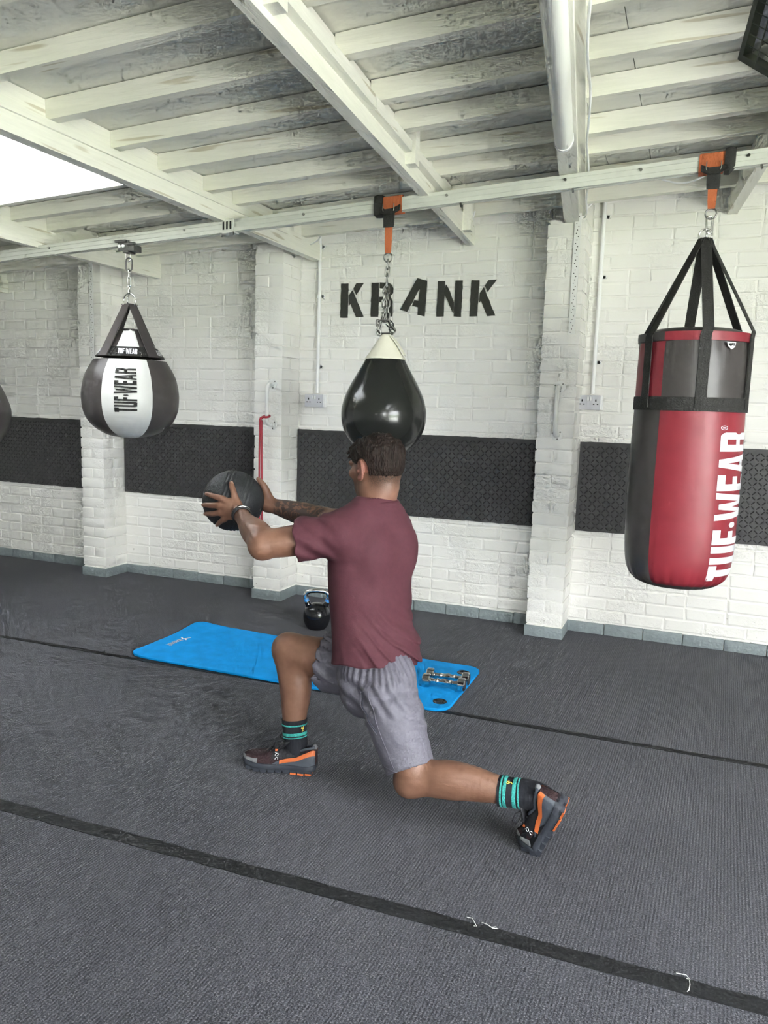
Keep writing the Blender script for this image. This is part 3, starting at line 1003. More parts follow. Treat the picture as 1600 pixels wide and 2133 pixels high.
m.add([fp(.006, .006, .03), fp(W_ - .006, .006, .03), fp(W_ - .006, H_ - .006, .03), fp(.006, H_ - .006, .03),
       fp(.04, .05, D_), fp(W_ - .04, .05, D_), fp(W_ - .04, H_ - .05, D_), fp(.04, H_ - .05, D_)],
      [(4, 5, 6, 7), (0, 1, 5, 4), (1, 2, 6, 5), (2, 3, 7, 6), (3, 0, 4, 7)])
part('housing', m, 'floodlight_black', root)
m = MB()
m.add([fp(t, t, .028), fp(W_ - t, t, .028), fp(W_ - t, H_ - t, .028), fp(t, H_ - t, .028),
       fp(.06, .08, .085), fp(W_ - .06, .08, .085), fp(W_ - .06, H_ - .08, .085), fp(.06, H_ - .08, .085)],
      [(4, 5, 6, 7), (0, 1, 5, 4), (1, 2, 6, 5), (2, 3, 7, 6), (3, 0, 4, 7)])
part('reflector', m, 'reflector', root)
m = MB()
m.tube([fp(.05, H_ / 2, .06), fp(W_ - .05, H_ / 2, .06)], .006, 10)
part('lamp_tube', m, 'white_plastic', root, 60)
for k in range(1, 12):
    b = t + (H_ - 2 * t) * k / 12
    m = MB(); m.tube([fp(t * .5, b, .004), fp(W_ - t * .5, b, .004)], .0016, 6)
    part('grille_wire', m, 'floodlight_black', root, 60)
for k in range(1, 4):
    a = t + (W_ - 2 * t) * k / 4
    m = MB(); m.tube([fp(a, t * .5, .001), fp(a, H_ - t * .5, .001)], .0022, 6)
    part('grille_wire', m, 'floodlight_black', root, 60)
m = MB()
top = Vector((.24, 2.06, deck(.24) - .002))
m.tube([fp(W_ * .5, H_ * .5, D_), fp(W_ * .5, H_ * .62, D_ + .06), tuple(top)], .009, 8)
part('bracket', m, 'floodlight_black', root, 60)

# ---- sockets, conduits
def socket(cx, cz, label):
    root = thing('double_socket', label, 'socket', (cx, WY1, cz), 'white double sockets on the wall')
    y = WY1 - .006
    m = MB(); m.bevbox(cx - .073, cx + .073, y - .036, y + .004, cz - .043, cz + .043, .005)
    part('back_box', m, 'white_plastic', root, 40)
    m = MB(); m.bevbox(cx - .073, cx + .062, y - .045, y - .036, cz - .043, cz + .043, .004)
    part('face_plate', m, 'socket_grey', root, 40)
    for s in (-.008, .008):
        m = MB(); m.bevbox(cx + s - .0065, cx + s + .0055, y - .051, y - .044, cz + .010, cz + .034, .002)
        part('rocker_switch', m, 'white_plastic', root, 40)
    for s in (-.043, .036):
        for (dx, dz, w, h) in ((0, .012, .0035, .0065), (-.011, -.010, .0045, .003), (.011, -.010, .0045, .003)):
            m = MB(); m.box(cx + s + dx - w, cx + s + dx + w, y - .0458, y - .044, cz + dz - h, cz + dz + h)
            part('pin_hole', m, 'dark_hole', root)
socket(-2.411, 1.374, 'white double socket between the second pillar and the lettering')
socket(-.588, 1.408, 'white double socket beside the red heavy bag')
def conduit(x, z0, z1, label):
    root = thing('cable_conduit', label, 'conduit', (x, WY1 - .02, z0), 'vertical white conduits')
    m = MB()
    m.tube([(x, WY1 - .02, z0), (x + .002, WY1 - .02, (z0 + z1) / 2), (x, WY1 - .02, z1)], .0115, 14)
    part('pipe', m, 'white_plastic', root, 60)
    for f in (.16, .58, .87):
        z = z0 + (z1 - z0) * f
        m = MB()
        m.tube([(x, WY1 - .02, z - .009), (x, WY1 - .02, z + .009)], .0145, 14)
        m.tube([(x + .026, WY1 - .004, z), (x + .026, WY1 - .014, z)], .011, 12)
        m.box(x, x + .03, WY1 - .014, WY1 - .004, z - .008, z + .008)
        part('saddle_clip', m, 'white_plastic', root, 40)
conduit(-2.404, 1.425, 2.53, 'vertical white conduit rising from the socket left of the lettering')
conduit(-.578, 1.458, 2.62, 'vertical white conduit rising from the socket beside the red bag')

# ---- grab handles
def grab(x, z0, z1, label):
    root = thing('grab_handle', label, 'handle', (x, PF, (z0 + z1) / 2), 'white grab handles on the pillars')
    m = MB()
    yo = PF - .075
    pts = [(x, PF - .004, z1)]
    for k in range(7):
        a = k / 6 * math.pi / 2
        pts.append((x, PF - .035 - .04 * math.sin(a), z1 - .04 + .04 * math.cos(a)))
    for k in range(7):
        a = k / 6 * math.pi / 2
        pts.append((x, PF - .035 - .04 * math.cos(a), z0 + .04 - .04 * math.sin(a)))
    pts.append((x, PF - .004, z0))
    m.tube(pts, .0125, 16)
    part('bar', m, 'white_metal', root, 60)
    for z in (z0, z1):
        m = MB()
        disc_y(m, (x, PF + .001, z), .034, .008, 26)
        m.tube([(x, PF - .006, z), (x, PF - .020, z)], .017, 18)
        fl = part('flange', m, 'white_metal', root, 40)
        for a in (.7, 2.8, 4.9):
            s = MB(); disc_y(s, (x + .025 * math.cos(a), PF - .006, z + .025 * math.sin(a)), .005, .0035, 10)
            part('screw', s, 'zinc', fl, 40)
grab(-2.628, 1.205, 1.475, 'white grab handle with the red band looped on it')
grab(-.738, 1.215, 1.490, 'white grab handle on the pillar beside the red heavy bag')

# red latex band hanging from the handle
hx = -2.628; hy = PF - .075
m = MB()
def loop(pts, w=.006, t=.003):
    m.tube(pts, w, 8)
out = []
zk = 1.255
for k in range(15):                        # turn around the bar
    a = k / 14 * 2 * math.pi
    out.append((hx + .019 * math.cos(a), hy + .019 * math.sin(a), zk + .006 * math.sin(a) + .006))
m.tube(out, .0075, 8)
m.tube([(hx - .02, hy - .004, zk + .004), (hx - .035, hy - .018, zk - .008), (hx - .042, hy - .018, zk - .03)], .009, 8)
fall = []
for k in range(41):
    t = k / 40
    if t < .47:
        z = zk - .02 - (zk - .35) * (t / .47)
        fall.append((hx - .044 + .003 * math.sin(z * 5), hy - .012, z))
    elif t < .53:
        a = (t - .47) / .06 * math.pi
        fall.append((hx - .033 - .011 * math.cos(a), hy - .012, .33 - .014 * math.sin(a)))
    else:
        z = .35 + (zk - .37) * ((t - .53) / .47)
        fall.append((hx - .022 - .012 * (z - .35) / .9, hy - .010, z))
m.tube(fall, .0064, 8)
tag(link('resistance_band', m.mesh('resistance_band', 'red_latex', 60)), 'long red latex resistance band looped over the grab handle', 'resistance band')

# ---- perforated straps on the pillars
def strap(x, z0, z1, label, hook):
    root = thing('perforated_strap', label, 'metal strap', (x, PF, z0), 'white perforated straps on the pillars')
    m = MB()
    m.box(x - .018, x + .018, PF - .010, PF - .006, z0, z1)
    part('strip', m, 'white_metal', root)
    m = MB()
    m.ribbon([(x, PF - .008, z1), (x - .004, PF - .012, z1 + .03), (x - .016, PF - .03, z1 + .06), (x - .018, PF - .035, hook)], (.017, 0, 0), .003)
    part('bent_end', m, 'white_metal', root)
    n = int((z1 - z0) / .018)
    m = MB()
    for k in range(n):
        z = z0 + .012 + k * .018
        disc_y(m, (x + (-.006, 0, .006)[k % 3], PF - .0095, z), .0028, .001, 8)
    o = part('punched_holes', m, 'dark_hole', root)
    o['kind'] = 'stuff'
strap(-4.140, 1.575, 2.30, 'white perforated strap on the pillar behind the teardrop bag', 2.36)
strap(-.690, 1.785, 2.44, 'white perforated strap on the pillar beside the red bag', 2.50)

# ================================================================== hanging gear
def ring(m, c, R_, r, axis='y', n=28):
    pts = []
    for k in range(n):
        a = 2 * math.pi * k / n
        if axis == 'y':
            pts.append((c[0] + R_ * math.cos(a), c[1], c[2] + R_ * math.sin(a)))
        elif axis == 'x':
            pts.append((c[0], c[1] + R_ * math.cos(a), c[2] + R_ * math.sin(a)))
        else:
            pts.append((c[0] + R_ * math.cos(a), c[1] + R_ * math.sin(a), c[2]))
    m.tube(pts, r, 8, closed=True)
def chain_link(c, dirv, side, L=.032, W=.012, r=.003):
    """oval link centred at c, long axis dirv"""
    m = MB()
    c, d, s = Vector(c), Vector(dirv).normalized(), Vector(side).normalized()
    s = (s - d * s.dot(d)).normalized()
    pts = []
    h = L / 2 - W / 2
    for k in range(10):
        a = math.pi * k / 9
        pts.append(c + d * (h + W / 2 * math.sin(a)) + s * (W / 2 * math.cos(a)))
    for k in range(10):
        a = math.pi * k / 9
        pts.append(c - d * (h + W / 2 * math.sin(a)) - s * (W / 2 * math.cos(a)))
    m.tube(pts, r, 7, closed=True)
    return m
def chain(root, pts, mat='zinc', L=.034, W=.015, r=.0032):
    P = [Vector(p) for p in pts]
    seg = [(P[i + 1] - P[i]).length for i in range(len(P) - 1)]
    tot = sum(seg)
    pitch = L - 2 * r - .003
    n = max(1, int(round(tot / pitch)))
    for k in range(n):
        s = (k + .5) / n * tot
        i = 0
        while i < len(seg) - 1 and s > seg[i]:
            s -= seg[i]; i += 1
        d = (P[i + 1] - P[i]).normalized()
        c = P[i] + d * s
        s1 = Vector((1, .35, .1)) if k % 2 else Vector((-.35, 1, .1))
        part('chain_link', chain_link(c, d, s1, L, W, r), mat, root, 60)

def sling(x, tilt, z_ring, label, flip=1):
    """orange webbing sling choked round the track with a black sleeve"""
    zb = railz(x)
    root = thing('webbing_sling', label, 'sling', (x, TY, zb), 'orange slings round the track')
    # wrap round the track
    m = MB()
    prof = [(-.031, -.006), (-.033, .03), (-.030, .068), (0, .074), (.030, .068), (.033, .03), (.031, -.006), (0, -.013)]
    for (xa, xb) in ((-.048, -.002), (.002, .046)):
        n = len(prof)
        vs = [(x + xx + .006 * (1 if py < 0 else 0), TY + py, railz(x + xx) + pz) for xx in (xa, xb) for (py, pz) in prof]
        vs += [(x + xx, TY + py * .94, railz(x + xx) + .03 + (pz - .03) * .95) for xx in (xa, xb) for (py, pz) in prof]
        fs = []
        for i in range(n):
            j = (i + 1) % n
            fs += [(i, j, n + j, n + i), (2 * n + i, 3 * n + i, 3 * n + j, 2 * n + j), (i, 2 * n + i, 2 * n + j, j), (n + i, n + j, 3 * n + j, 3 * n + i)]
        m.add(vs, fs)
    part('wrap', m, 'orange_webbing', root, 40)
    # black wear sleeve beside the wrap
    m = MB()
    a, b = (.050, .092) if flip > 0 else (-.092, -.050)
    prof2 = [(-.034, -.010), (-.040, .03), (-.036, .076), (0, .080), (.036, .074), (.040, .03), (.034, -.010), (0, -.018)]
    n = len(prof2)
    vs = []
    for xx, sc in ((a, 1.0), ((a + b) / 2, 1.06), (b, .8 if flip > 0 else 1.0)):
        vs += [(x + xx, TY + py * sc, railz(x + xx) + .03 + (pz - .03) * sc + (.010 if (xx == b and flip > 0) else 0)) for (py, pz) in prof2]
    fs = []
    for q in range(2):
        for i in range(n):
            j = (i + 1) % n
            fs.append((q * n + i, q * n + j, (q + 1) * n + j, (q + 1) * n + i))
    fs += [tuple(range(n)), tuple(range(2 * n, 3 * n))]
    m.add(vs, fs)
    part('wear_sleeve', m, 'black_webbing', root, 50)
    # choke: black flap below the track
    xs_ = x + .012 * flip
    m = MB()
    m.ribbon([(xs_ - .050, TY - .036, zb + .006), (xs_ - .02, TY - .040, zb - .008), (xs_ + .02, TY - .040, zb - .006), (xs_ + .056, TY - .036, zb + .012)], (0, .004, .014), .006)
    part('choke_flap', m, 'black_webbing', root, 50)
    # steel keeper wires
    for dx in (-.030, .026):
        m = MB(); m.tube([(xs_ + dx, TY - .041, zb + .03), (xs_ + dx * 1.05, TY - .044, zb + .004), (xs_ + dx * .8, TY - .036, zb - .018)], .0022, 6)
        part('keeper_wire', m, 'zinc', root, 60)
    # black sleeve hanging down
    z0, z1 = zb - .006, zb - .075
    dx = tilt
    m = MB()
    m.ribbon([(xs_, TY - .030, z0), (xs_ + dx * .3, TY - .026, (z0 + z1) / 2), (xs_ + dx * .6, TY - .018, z1)], [(.026, 0, 0), (.027, 0, 0), (.025, 0, 0)], .014)
    part('hanging_sleeve', m, 'black_webbing', root, 50)
    m = MB()
    m.ribbon([(xs_ + dx * .55, TY - .016, z1 + .006), (xs_ + dx * .8, TY - .010, (z1 + z_ring) / 2), (xs_ + dx, TY - .002, z_ring + .020)], [(.019, 0, 0), (.017, 0, 0), (.0145, 0, 0)], .008)
    m.ribbon([(xs_ + dx * .55, TY - .004, z1 + .006), (xs_ + dx * .8, TY + .002, (z1 + z_ring) / 2), (xs_ + dx, TY + .004, z_ring + .020)], [(.014, 0, 0), (.012, 0, 0), (.009, 0, 0)], .006)
    part('webbing_loop', m, 'orange_webbing', root, 50)
    m = MB()
    ring(m, (xs_ + dx, TY, z_ring), .022, .0036)
    part('steel_ring', m, 'zinc', root, 60)
    return xs_ + dx

# ---- lettering set as flat strokes in a unit box (w, h), drawn as convex pieces
def glyph(ch):
    t = .26
    q = {
        'T': (.62, [[(0, .80), (.62, .80), (.62, 1), (0, 1)], [(.31 - .14, 0), (.31 + .14, 0), (.31 + .14, .80), (.31 - .14, .80)]]),
        'U': (.70, [[(0, .12), (t, .12), (t, 1), (0, 1)], [(.70 - t, .12), (.70, .12), (.70, 1), (.70 - t, 1)], [(.08, 0), (.62, 0), (.70, .12), (.70 - t, .16), (t, .16), (0, .12)]]),
        'F': (.58, [[(0, 0), (t, 0), (t, 1), (0, 1)], [(t, .81), (.58, .81), (.58, 1), (t, 1)], [(t, .42), (.52, .42), (.52, .60), (t, .60)]]),
        '.': (.22, [[(.02, .40), (.11, .36), (.20, .40), (.22, .48), (.20, .56), (.11, .60), (.02, .56), (0, .48)]]),
        'W': (1.08, [[(0, 1), (.24, 1), (.38, 0), (.16, 0)], [(.30, 0), (.42, 0), (.62, .92), (.44, .92)], [(.46, .92), (.64, .92), (.80, 0), (.66, 0)], [(.70, 0), (.92, 0), (1.08, 1), (.84, 1)]]),
        'E': (.60, [[(0, 0), (t, 0), (t, 1), (0, 1)], [(t, .81), (.60, .81), (.60, 1), (t, 1)], [(t, .42), (.55, .42), (.55, .60), (t, .60)], [(t, 0), (.60, 0), (.60, .19), (t, .19)]]),
        'A': (.76, [[(0, 0), (.24, 0), (.42, 1), (.24, 1)], [(.52, 0), (.76, 0), (.52, 1), (.34, 1)], [(.22, .18), (.54, .18), (.50, .36), (.26, .36)]]),
        'R': (.72, [[(0, 0), (t, 0), (t, 1), (0, 1)], [(t, .83), (.60, .83), (.70, .93), (.60, 1), (t, 1)], [(.46, .50), (.64, .50), (.72, .60), (.72, .90), (.60, .95), (.46, .85)],
                    [(t, .42), (.60, .42), (.66, .50), (.60, .57), (t, .57)], [(.46, 0), (.72, 0), (.72, .36), (.64, .48), (.46, .46)]]),
    }
    return q[ch]
def word(txt, gap=.09):
    polys, x = [], 0
    for ch in txt:
        w, ps = glyph(ch)
        polys += [[(x + a, b) for a, b in p] for p in ps]
        x += w + gap
    return polys, x - gap
def regmark(cx, cy, r):
    out = []
    n = 14
    for k in range(n):
        a, b = 2 * math.pi * k / n, 2 * math.pi * (k + 1) / n
        out.append([(cx + r * math.cos(a), cy + r * math.sin(a)), (cx + r * math.cos(b), cy + r * math.sin(b)), (cx + .78 * r * math.cos(b), cy + .78 * r * math.sin(b)), (cx + .78 * r * math.cos(a), cy + .78 * r * math.sin(a))])
    s = r * .9
    w, ps = glyph('R')
    out += [[(cx + (a - .36) * s, cy + (b - .5) * s) for a, b in p] for p in ps]
    return out
def printed(polys, fn, cut, mat, parent, name='printed_lettering', label=None):
    """flat pieces cut into narrow strips along v, then laid on a surface with fn(u, v)"""
    bm = bmesh.new()
    for p in polys:
        vs = [bm.verts.new((a, b, 0)) for a, b in p]
        try:
            bm.faces.new(vs)
        except ValueError:
            pass
    vmin, vmax = min(b for p in polys for a, b in p), max(b for p in polys for a, b in p)
    umin, umax = min(a for p in polys for a, b in p), max(a for p in polys for a, b in p)
    for k in range(1, cut):
        v = vmin + (vmax - vmin) * k / cut
        bmesh.ops.bisect_plane(bm, geom=bm.verts[:] + bm.edges[:] + bm.faces[:], plane_co=(0, v, 0), plane_no=(0, 1, 0), dist=1e-6)
    nu = max(2, int(cut * (umax - umin) / max(vmax - vmin, 1e-6)))
    nu = min(nu, 40)
    for k in range(1, nu):
        u = umin + (umax - umin) * k / nu
        bmesh.ops.bisect_plane(bm, geom=bm.verts[:] + bm.edges[:] + bm.faces[:], plane_co=(u, 0, 0), plane_no=(1, 0, 0), dist=1e-6)
    for v in bm.verts:
        v.co = fn(v.co.x, v.co.y)
    me = bpy.data.meshes.new(name)
    bm.to_mesh(me); bm.free()
    me.materials.append(MATS[mat])
    o = link(name, me, parent)
    if label:
        o['label'] = label
    return o
def interp(prof, z):
    """radius of a lathe profile [(r, z)] (z descending) at z"""
    for (r0, z0), (r1, z1) in zip(prof[:-1], prof[1:]):
        if z0 >= z >= z1:
            return r0 + (r1 - r0) * (z0 - z) / max(z0 - z1, 1e-9)
    return prof[-1][0] if z < prof[-1][1] else prof[0][0]
def smooth_prof(pr, n=5):
    out = []
    P = [Vector((a, b, 0)) for a, b in pr]
    for i in range(len(P) - 1):
        a, b, c, d = P[max(i - 1, 0)], P[i], P[i + 1], P[min(i + 2, len(P) - 1)]
        for k in range(n):
            t = k / n
            q = 0.5 * ((2 * b) + (c - a) * t + (2 * a - 5 * b + 4 * c - d) * t * t + (3 * b - a - 3 * c + d) * t ** 3)
            out.append((max(q.x, 0), q.y))
    out.append(pr[-1])
    return out

# ---- bag 1: black and white wrecking-ball bag
BX, BY = -3.056, TY
face = math.atan2(-BY, -BX)            # towards the viewer's side of the room
root = thing('teardrop_bag', 'black and white panelled teardrop punch bag with black straps', 'punch bag', (BX, BY, 1.11))
pz = lambda y: 1.434 + (800 - y) / 360.0
prof = smooth_prof([(r / 360.0, pz(y)) for r, y in ((20, 690), (28, 696), (46, 718), (60, 735), (76, 758), (90, 784), (96.5, 812), (97.5, 832), (94, 858), (82, 881), (60, 899), (34, 909), (0, 912.5))], 4)
white0 = face - math.radians(5) 
sec = math.radians(60)
upper = [p for p in prof if p[1] >= pz(728)]
lower = [p for p in prof if p[1] <= pz(746)]
midp = [p for p in prof if pz(724) >= p[1] >= pz(750)]
for k in range(6):
    a0 = white0 - sec / 2 + k * sec
    m = MB(); m.lathe([(r + .0 - (.006 if False else 0), z) for r, z in lower], (BX, BY, 0), 14, a0, a0 + sec, wob=lambda a, z, a0=a0: .004 * math.sin((a - a0) / sec * math.pi))
    part('panel', m, 'white_vinyl' if k % 2 == 0 else 'black_vinyl', root, 'all', 'white lower panel' if k % 2 == 0 else 'black lower panel')
    m = MB(); m.lathe(upper, (BX, BY, 0), 10, a0 + (.10 if k % 2 == 0 else -.10), a0 + sec - (.10 if k % 2 == 0 else -.10))
    part('neck_panel', m, 'white_vinyl' if k % 2 == 0 else 'black_vinyl', root, 'all')
m = MB(); m.lathe([(r + .0035, z) for r, z in midp], (BX, BY, 0), 64)
part('belt', m, 'black_webbing', root, 'all')
m = MB(); m.lathe([(0, pz(688)), (.045, pz(688)), (.058, pz(690)), (.070, pz(693)), (.062, pz(697))], (BX, BY, 0), 30, wob=lambda a, z: .003 * math.sin(9 * a))
part('gathered_top', m, 'black_vinyl', root, 'all')
polys, wl = word('TUF.WEAR')
z_lo, z_hi = pz(857), pz(771)
hgt = 42 / 360.0
sc = (z_hi - z_lo) / wl
def on_bag1(u, v):
    z = z_lo + u * sc
    r = interp(prof, z) + .0075
    a = white0 - math.radians(1) + ( -.5 + v) * -1 * (hgt / .262)    # letter tops to the left
    return Vector((BX + r * math.cos(a), BY + r * math.sin(a), z))
printed(polys, on_bag1, 10, 'black_webbing', root, label='black TUF-WEAR lettering running up the white panel')
printed(regmark(wl + .12, 1.0, .10), on_bag1, 2, 'dark_steel', root)
def on_belt(ac):
    wd = .105
    def fn(u, v):
        z = pz(737) - .012 + v * .030
        r = interp(prof, z) + .0055
        a = ac + (u / wl - .5) * wd / r
        return Vector((BX + r * math.cos(a), BY + r * math.sin(a), z))
    return fn
for k in (-1, 0, 1, 2, 3, 4):
    printed(polys, on_belt(white0 + k * sec), 3, 'white_print', root, label='small white TUF-WEAR lettering on the belt')
for k in range(4):
    a = white0 + math.radians(45 + 90 * k)
    d = Vector((math.cos(a), math.sin(a), 0)); sd = Vector((-math.sin(a), math.cos(a), 0))
    zt = 1.885
    pts, ws = [], []
    for t in np.linspace(0, 1, 9):
        z = zt + (pz(746) - zt) * t
        r = .022 + (interp(prof, pz(746)) + .004 - .022) * t
        if z < prof[0][1]:
            r = max(r, interp(prof, z) + .007)
        pts.append(Vector((BX, BY, z)) + d * r)
        ws.append(sd * (.028 + .006 * t))
    m = MB(); m.ribbon(pts, ws, .006)
    part('strap', m, 'black_vinyl', root, 50)
m = MB()
m.tube([(BX + .045 * math.cos(face + 1.57), BY + .045 * math.sin(face + 1.57), 1.882), (BX - .045 * math.cos(face + 1.57), BY - .045 * math.sin(face + 1.57), 1.882)], .004, 8)
ring(m, (BX, BY, 1.905), .042, .004)
part('top_ring', m, 'chrome', root, 60)
m = MB(); ring(m, (BX + .01, BY + .004, 1.905), .036, .004, 'x'); part('top_ring', m, 'chrome', root, 60)
root = thing('steel_chain', 'steel chain with carabiner holding the teardrop bag', 'chain', (BX, BY, 1.93))
chain(root, [(BX - .004, BY, 1.945), (BX, BY, 2.075)], 'chrome', .052, .020, .0035)
part('carabiner', chain_link((BX, BY, 2.105), (.05, 0, 1), (1, .3, 0), .072, .034, .0045), 'dark_steel', root, 60)
part('chain_link', chain_link((BX - .004, BY, 2.160), (.06, 0, 1), (1, .3, 0), .075, .026, .0036), 'chrome', root, 60)
# trolley
root = thing('track_trolley', 'dark steel wheeled trolley on the track above the teardrop bag', 'trolley', (BX, BY, railz(BX)))
zb = railz(BX)
m = MB()
for s in (-1, 1):
    m.bevbox(BX - .045, BX + .030, TY + s * .032 - .004, TY + s * .032 + .004, zb - .032, zb + .024, .003)
m.bevbox(BX - .062, BX + .015, TY - .045, TY - .034, zb + .012, zb + .026, .003)
m.bevbox(BX + .02, BX + .075, TY - .045, TY - .030, zb - .004, zb + .010, .003)
m.bevbox(BX + .025, BX + .062, TY - .034, TY + .034, zb - .036, zb - .002, .003)
m.bevbox(BX - .018, BX + .022, TY - .032, TY + .032, zb - .044, zb - .026, .004)
part('bracket', m, 'dark_steel', root, 40)
for x in (BX - .032, BX - .006):
    m = MB(); disc_y(m, (x, TY - .034, zb - .008), .0085, .010, 14); part('wheel_nut', m, 'white_plastic', root, 40)
for s in (-1, 1):
    for x in (BX - .03, BX + .01):
        m = MB(); m.tube([(x, TY + s * .030, zb + .018), (x, TY + s * .0255, zb + .018)], .006, 16); part('wheel', m, 'dark_steel', root, 40)

# ---- bag 2: black aqua bag
CX, CY = -1.468, TY
root = thing('aqua_bag', 'glossy black water filled punch bag with cream neck', 'punch bag', (CX, CY, 1.1))
qz = lambda y: 1.341 + (850 - y) / 413.0
prof2_ = smooth_prof([(r / 413.0, qz(y)) for r, y in ((39.5, 747), (46, 760), (55.5, 776), (69, 800), (80.5, 824), (87, 846), (89, 862), (87, 884), (78.5, 907), (61, 929), (36, 946), (0, 953))], 5)
m = MB()
m.lathe(prof2_, (CX, CY, 0), 72, wob=lambda a, z: .0018 * math.sin(5 * a + 1) * min(1, max(0, (1.5 - z) * 4)) + .0022 * math.sin(12 * a) * max(0, (z - 1.45)) * 3)
part('bladder', m, 'black_gloss_vinyl', root, 'all', 'glossy black bladder')
m = MB()
m.lathe(smooth_prof([(0, qz(698)), (8 / 413, qz(699)), (13 / 413, qz(706)), (24 / 413, qz(722)), (34 / 413, qz(738)), (41 / 413, qz(747)), (42 / 413, qz(750)), (38 / 413, qz(751))], 4), (CX, CY, 0), 48)
part('neck', m, 'cream_vinyl', root, 'all', 'cream neck')
m = MB()
a = face + .9
m.ribbon([(CX + .03 * math.cos(a), CY + .03 * math.sin(a), qz(703)), (CX + .055 * math.cos(a), CY + .055 * math.sin(a), qz(714)), (CX + .085 * math.cos(a), CY + .085 * math.sin(a), qz(730)), (CX + .103 * math.cos(a), CY + .103 * math.sin(a), qz(742))],
         (-.018 * math.sin(a), .018 * math.cos(a), 0), .004)
part('neck_flap', m, 'cream_vinyl', root, 50)
m = MB()
pts = [(CX - .03, CY, qz(697)), (CX - .03, CY, qz(688)), (CX - .026, CY, qz(676)), (CX - .012, CY, qz(668)), (CX + .004, CY, qz(668)), (CX + .018, CY, qz(676)), (CX + .021, CY, qz(688)), (CX + .021, CY, qz(697))]
m.tube(pts, .0045, 8)
m.tube([(CX - .042, CY, qz(697)), (CX + .034, CY, qz(697))], .004, 8)
m.sphere((CX - .042, CY, qz(697)), .009, 12); m.sphere((CX + .032, CY, qz(697)), .009, 12)
part('shackle', m, 'zinc', root, 50)
xr = sling(-1.445, -.012, 2.078, 'orange sling round the track above the aqua bag', -1)
root = thing('steel_chain', 'long doubled steel chain holding the black aqua bag', 'chain', (CX, CY, 1.75))
chain(root, [(xr, TY, 2.062), (xr - .003, TY, 1.96)], 'zinc', .050, .019, .0036)
chain(root, [(xr - .003, TY, 1.97), (xr - .012, TY - .008, 1.90), (xr - .016, TY - .008, 1.775)], 'zinc', .040, .016, .0034)
chain(root, [(xr - .001, TY, 1.97), (xr + .010, TY - .010, 1.88), (xr + .014, TY - .010, 1.775)], 'zinc', .040, .016, .0034)
chain(root, [(xr - .002, TY, 1.965), (xr - .002, TY - .014, 1.86), (xr - .004, TY - .016, 1.77)], 'zinc', .040, .016, .0034)
chain(root, [(xr - .016, TY - .008, 1.785), (xr - .040, TY - .012, 1.765), (xr - .036, TY - .016, 1.725), (xr - .030, TY - .010, 1.705)], 'zinc', .034, .015, .0034)
chain(root, [(xr + .014, TY - .010, 1.785), (xr + .028, TY - .020, 1.765), (xr + .052, TY - .022, 1.735), (xr + .044, TY - .022, 1.72), (xr + .014, TY - .022, 1.748)], 'zinc', .036, .016, .0034)
chain(root, [(xr - .030, TY - .018, 1.775), (xr, TY - .022, 1.768), (xr + .02, TY - .02, 1.772)], 'zinc', .034, .015, .0034)

# ---- bag 3: red and black heavy bag
RX, RY, RR = -.028, TY, .226
face3 = math.atan2(-RY, -RX)
root = thing('heavy_bag', 'tall red and black heavy punch bag with white lettering', 'punch bag', (RX, RY, .6))
ZT, ZB_, ZM0, ZM1 = 1.665, .592, 1.368, 1.425
low = smooth_prof([(RR + .001, ZM0 + .02), (RR + .004, 1.25), (RR + .006, 1.0), (RR + .004, .80), (RR - .004, .70), (RR - .022, .645), (RR - .045, .622)], 5)
bot = smooth_prof([(RR - .043, .623), (RR - .07, .605), (RR - .12, .596), (0, .592)], 5)
up = smooth_prof([(RR - .004, ZT + .002), (RR + .001, 1.60), (RR + .002, 1.50), (RR + .001, ZM1 - .02)], 4)
seam = face3 - math.radians(30)
def pucker(a, z):
    g = .0035 * (math.sin(31 * a) + .6 * math.sin(47 * a + 1))
    return g * max(0.0, min(1.0, (.72 - z) / .09)) + .0022 * math.sin(3 * a + z * 4) 
for (a0, a1, mlow, mup) in ((seam, seam + math.radians(150), 'red_vinyl', 'black_vinyl'), (seam + math.radians(150), seam + math.radians(360), 'black_vinyl', 'red_vinyl')):
    n = int((a1 - a0) / math.radians(3.2))
    m = MB(); m.lathe(low, (RX, RY, 0), n, a0, a1, wob=pucker)
    part('lower_panel', m, mlow, root, 'all', ('red' if 'red' in mlow else 'black') + ' lower panel')
    m = MB(); m.lathe(up, (RX, RY, 0), n, a0, a1, wob=lambda a, z: .0022 * math.sin(3 * a + z * 4) + .003 * math.sin(19 * a) * max(0, (z - 1.58) / .09))
    part('upper_panel', m, mup, root, 'all', ('red' if 'red' in mup else 'black') + ' upper panel')
    m = MB(); m.lathe([(RR - .012, ZT - .012), (RR + .004, ZT - .010), (RR + .006, ZT + .006), (RR + .005, ZT + .026), (RR - .004, ZT + .026), (RR - .008, ZT)], (RX, RY, 0), n, a0, a1, wob=lambda a, z: .003 * math.sin(8 * a))
    part('rim', m, 'red_vinyl' if mlow == 'red_vinyl' else 'black_vinyl', root, 40)
m = MB(); m.lathe(bot, (RX, RY, 0), 90, wob=lambda a, z: pucker(a, .62) * min(1, max(0, (z - .595) / .02)))
part('base_panel', m, 'black_vinyl', root, 'all')
m = MB(); m.lathe(smooth_prof([(RR - .008, ZT + .008), (RR - .03, ZT + .034), (RR - .08, ZT + .050), (0, ZT + .056)], 4), (RX, RY, 0), 60)
part('top_cover', m, 'black_vinyl', root, 'all')
m = MB(); m.lathe([(RR + .001, ZM1), (RR + .0075, ZM1), (RR + .0085, (ZM0 + ZM1) / 2), (RR + .0075, ZM0), (RR + .001, ZM0)], (RX, RY, 0), 90)
part('belt', m, 'black_webbing', root, 60)
ZR = 2.105
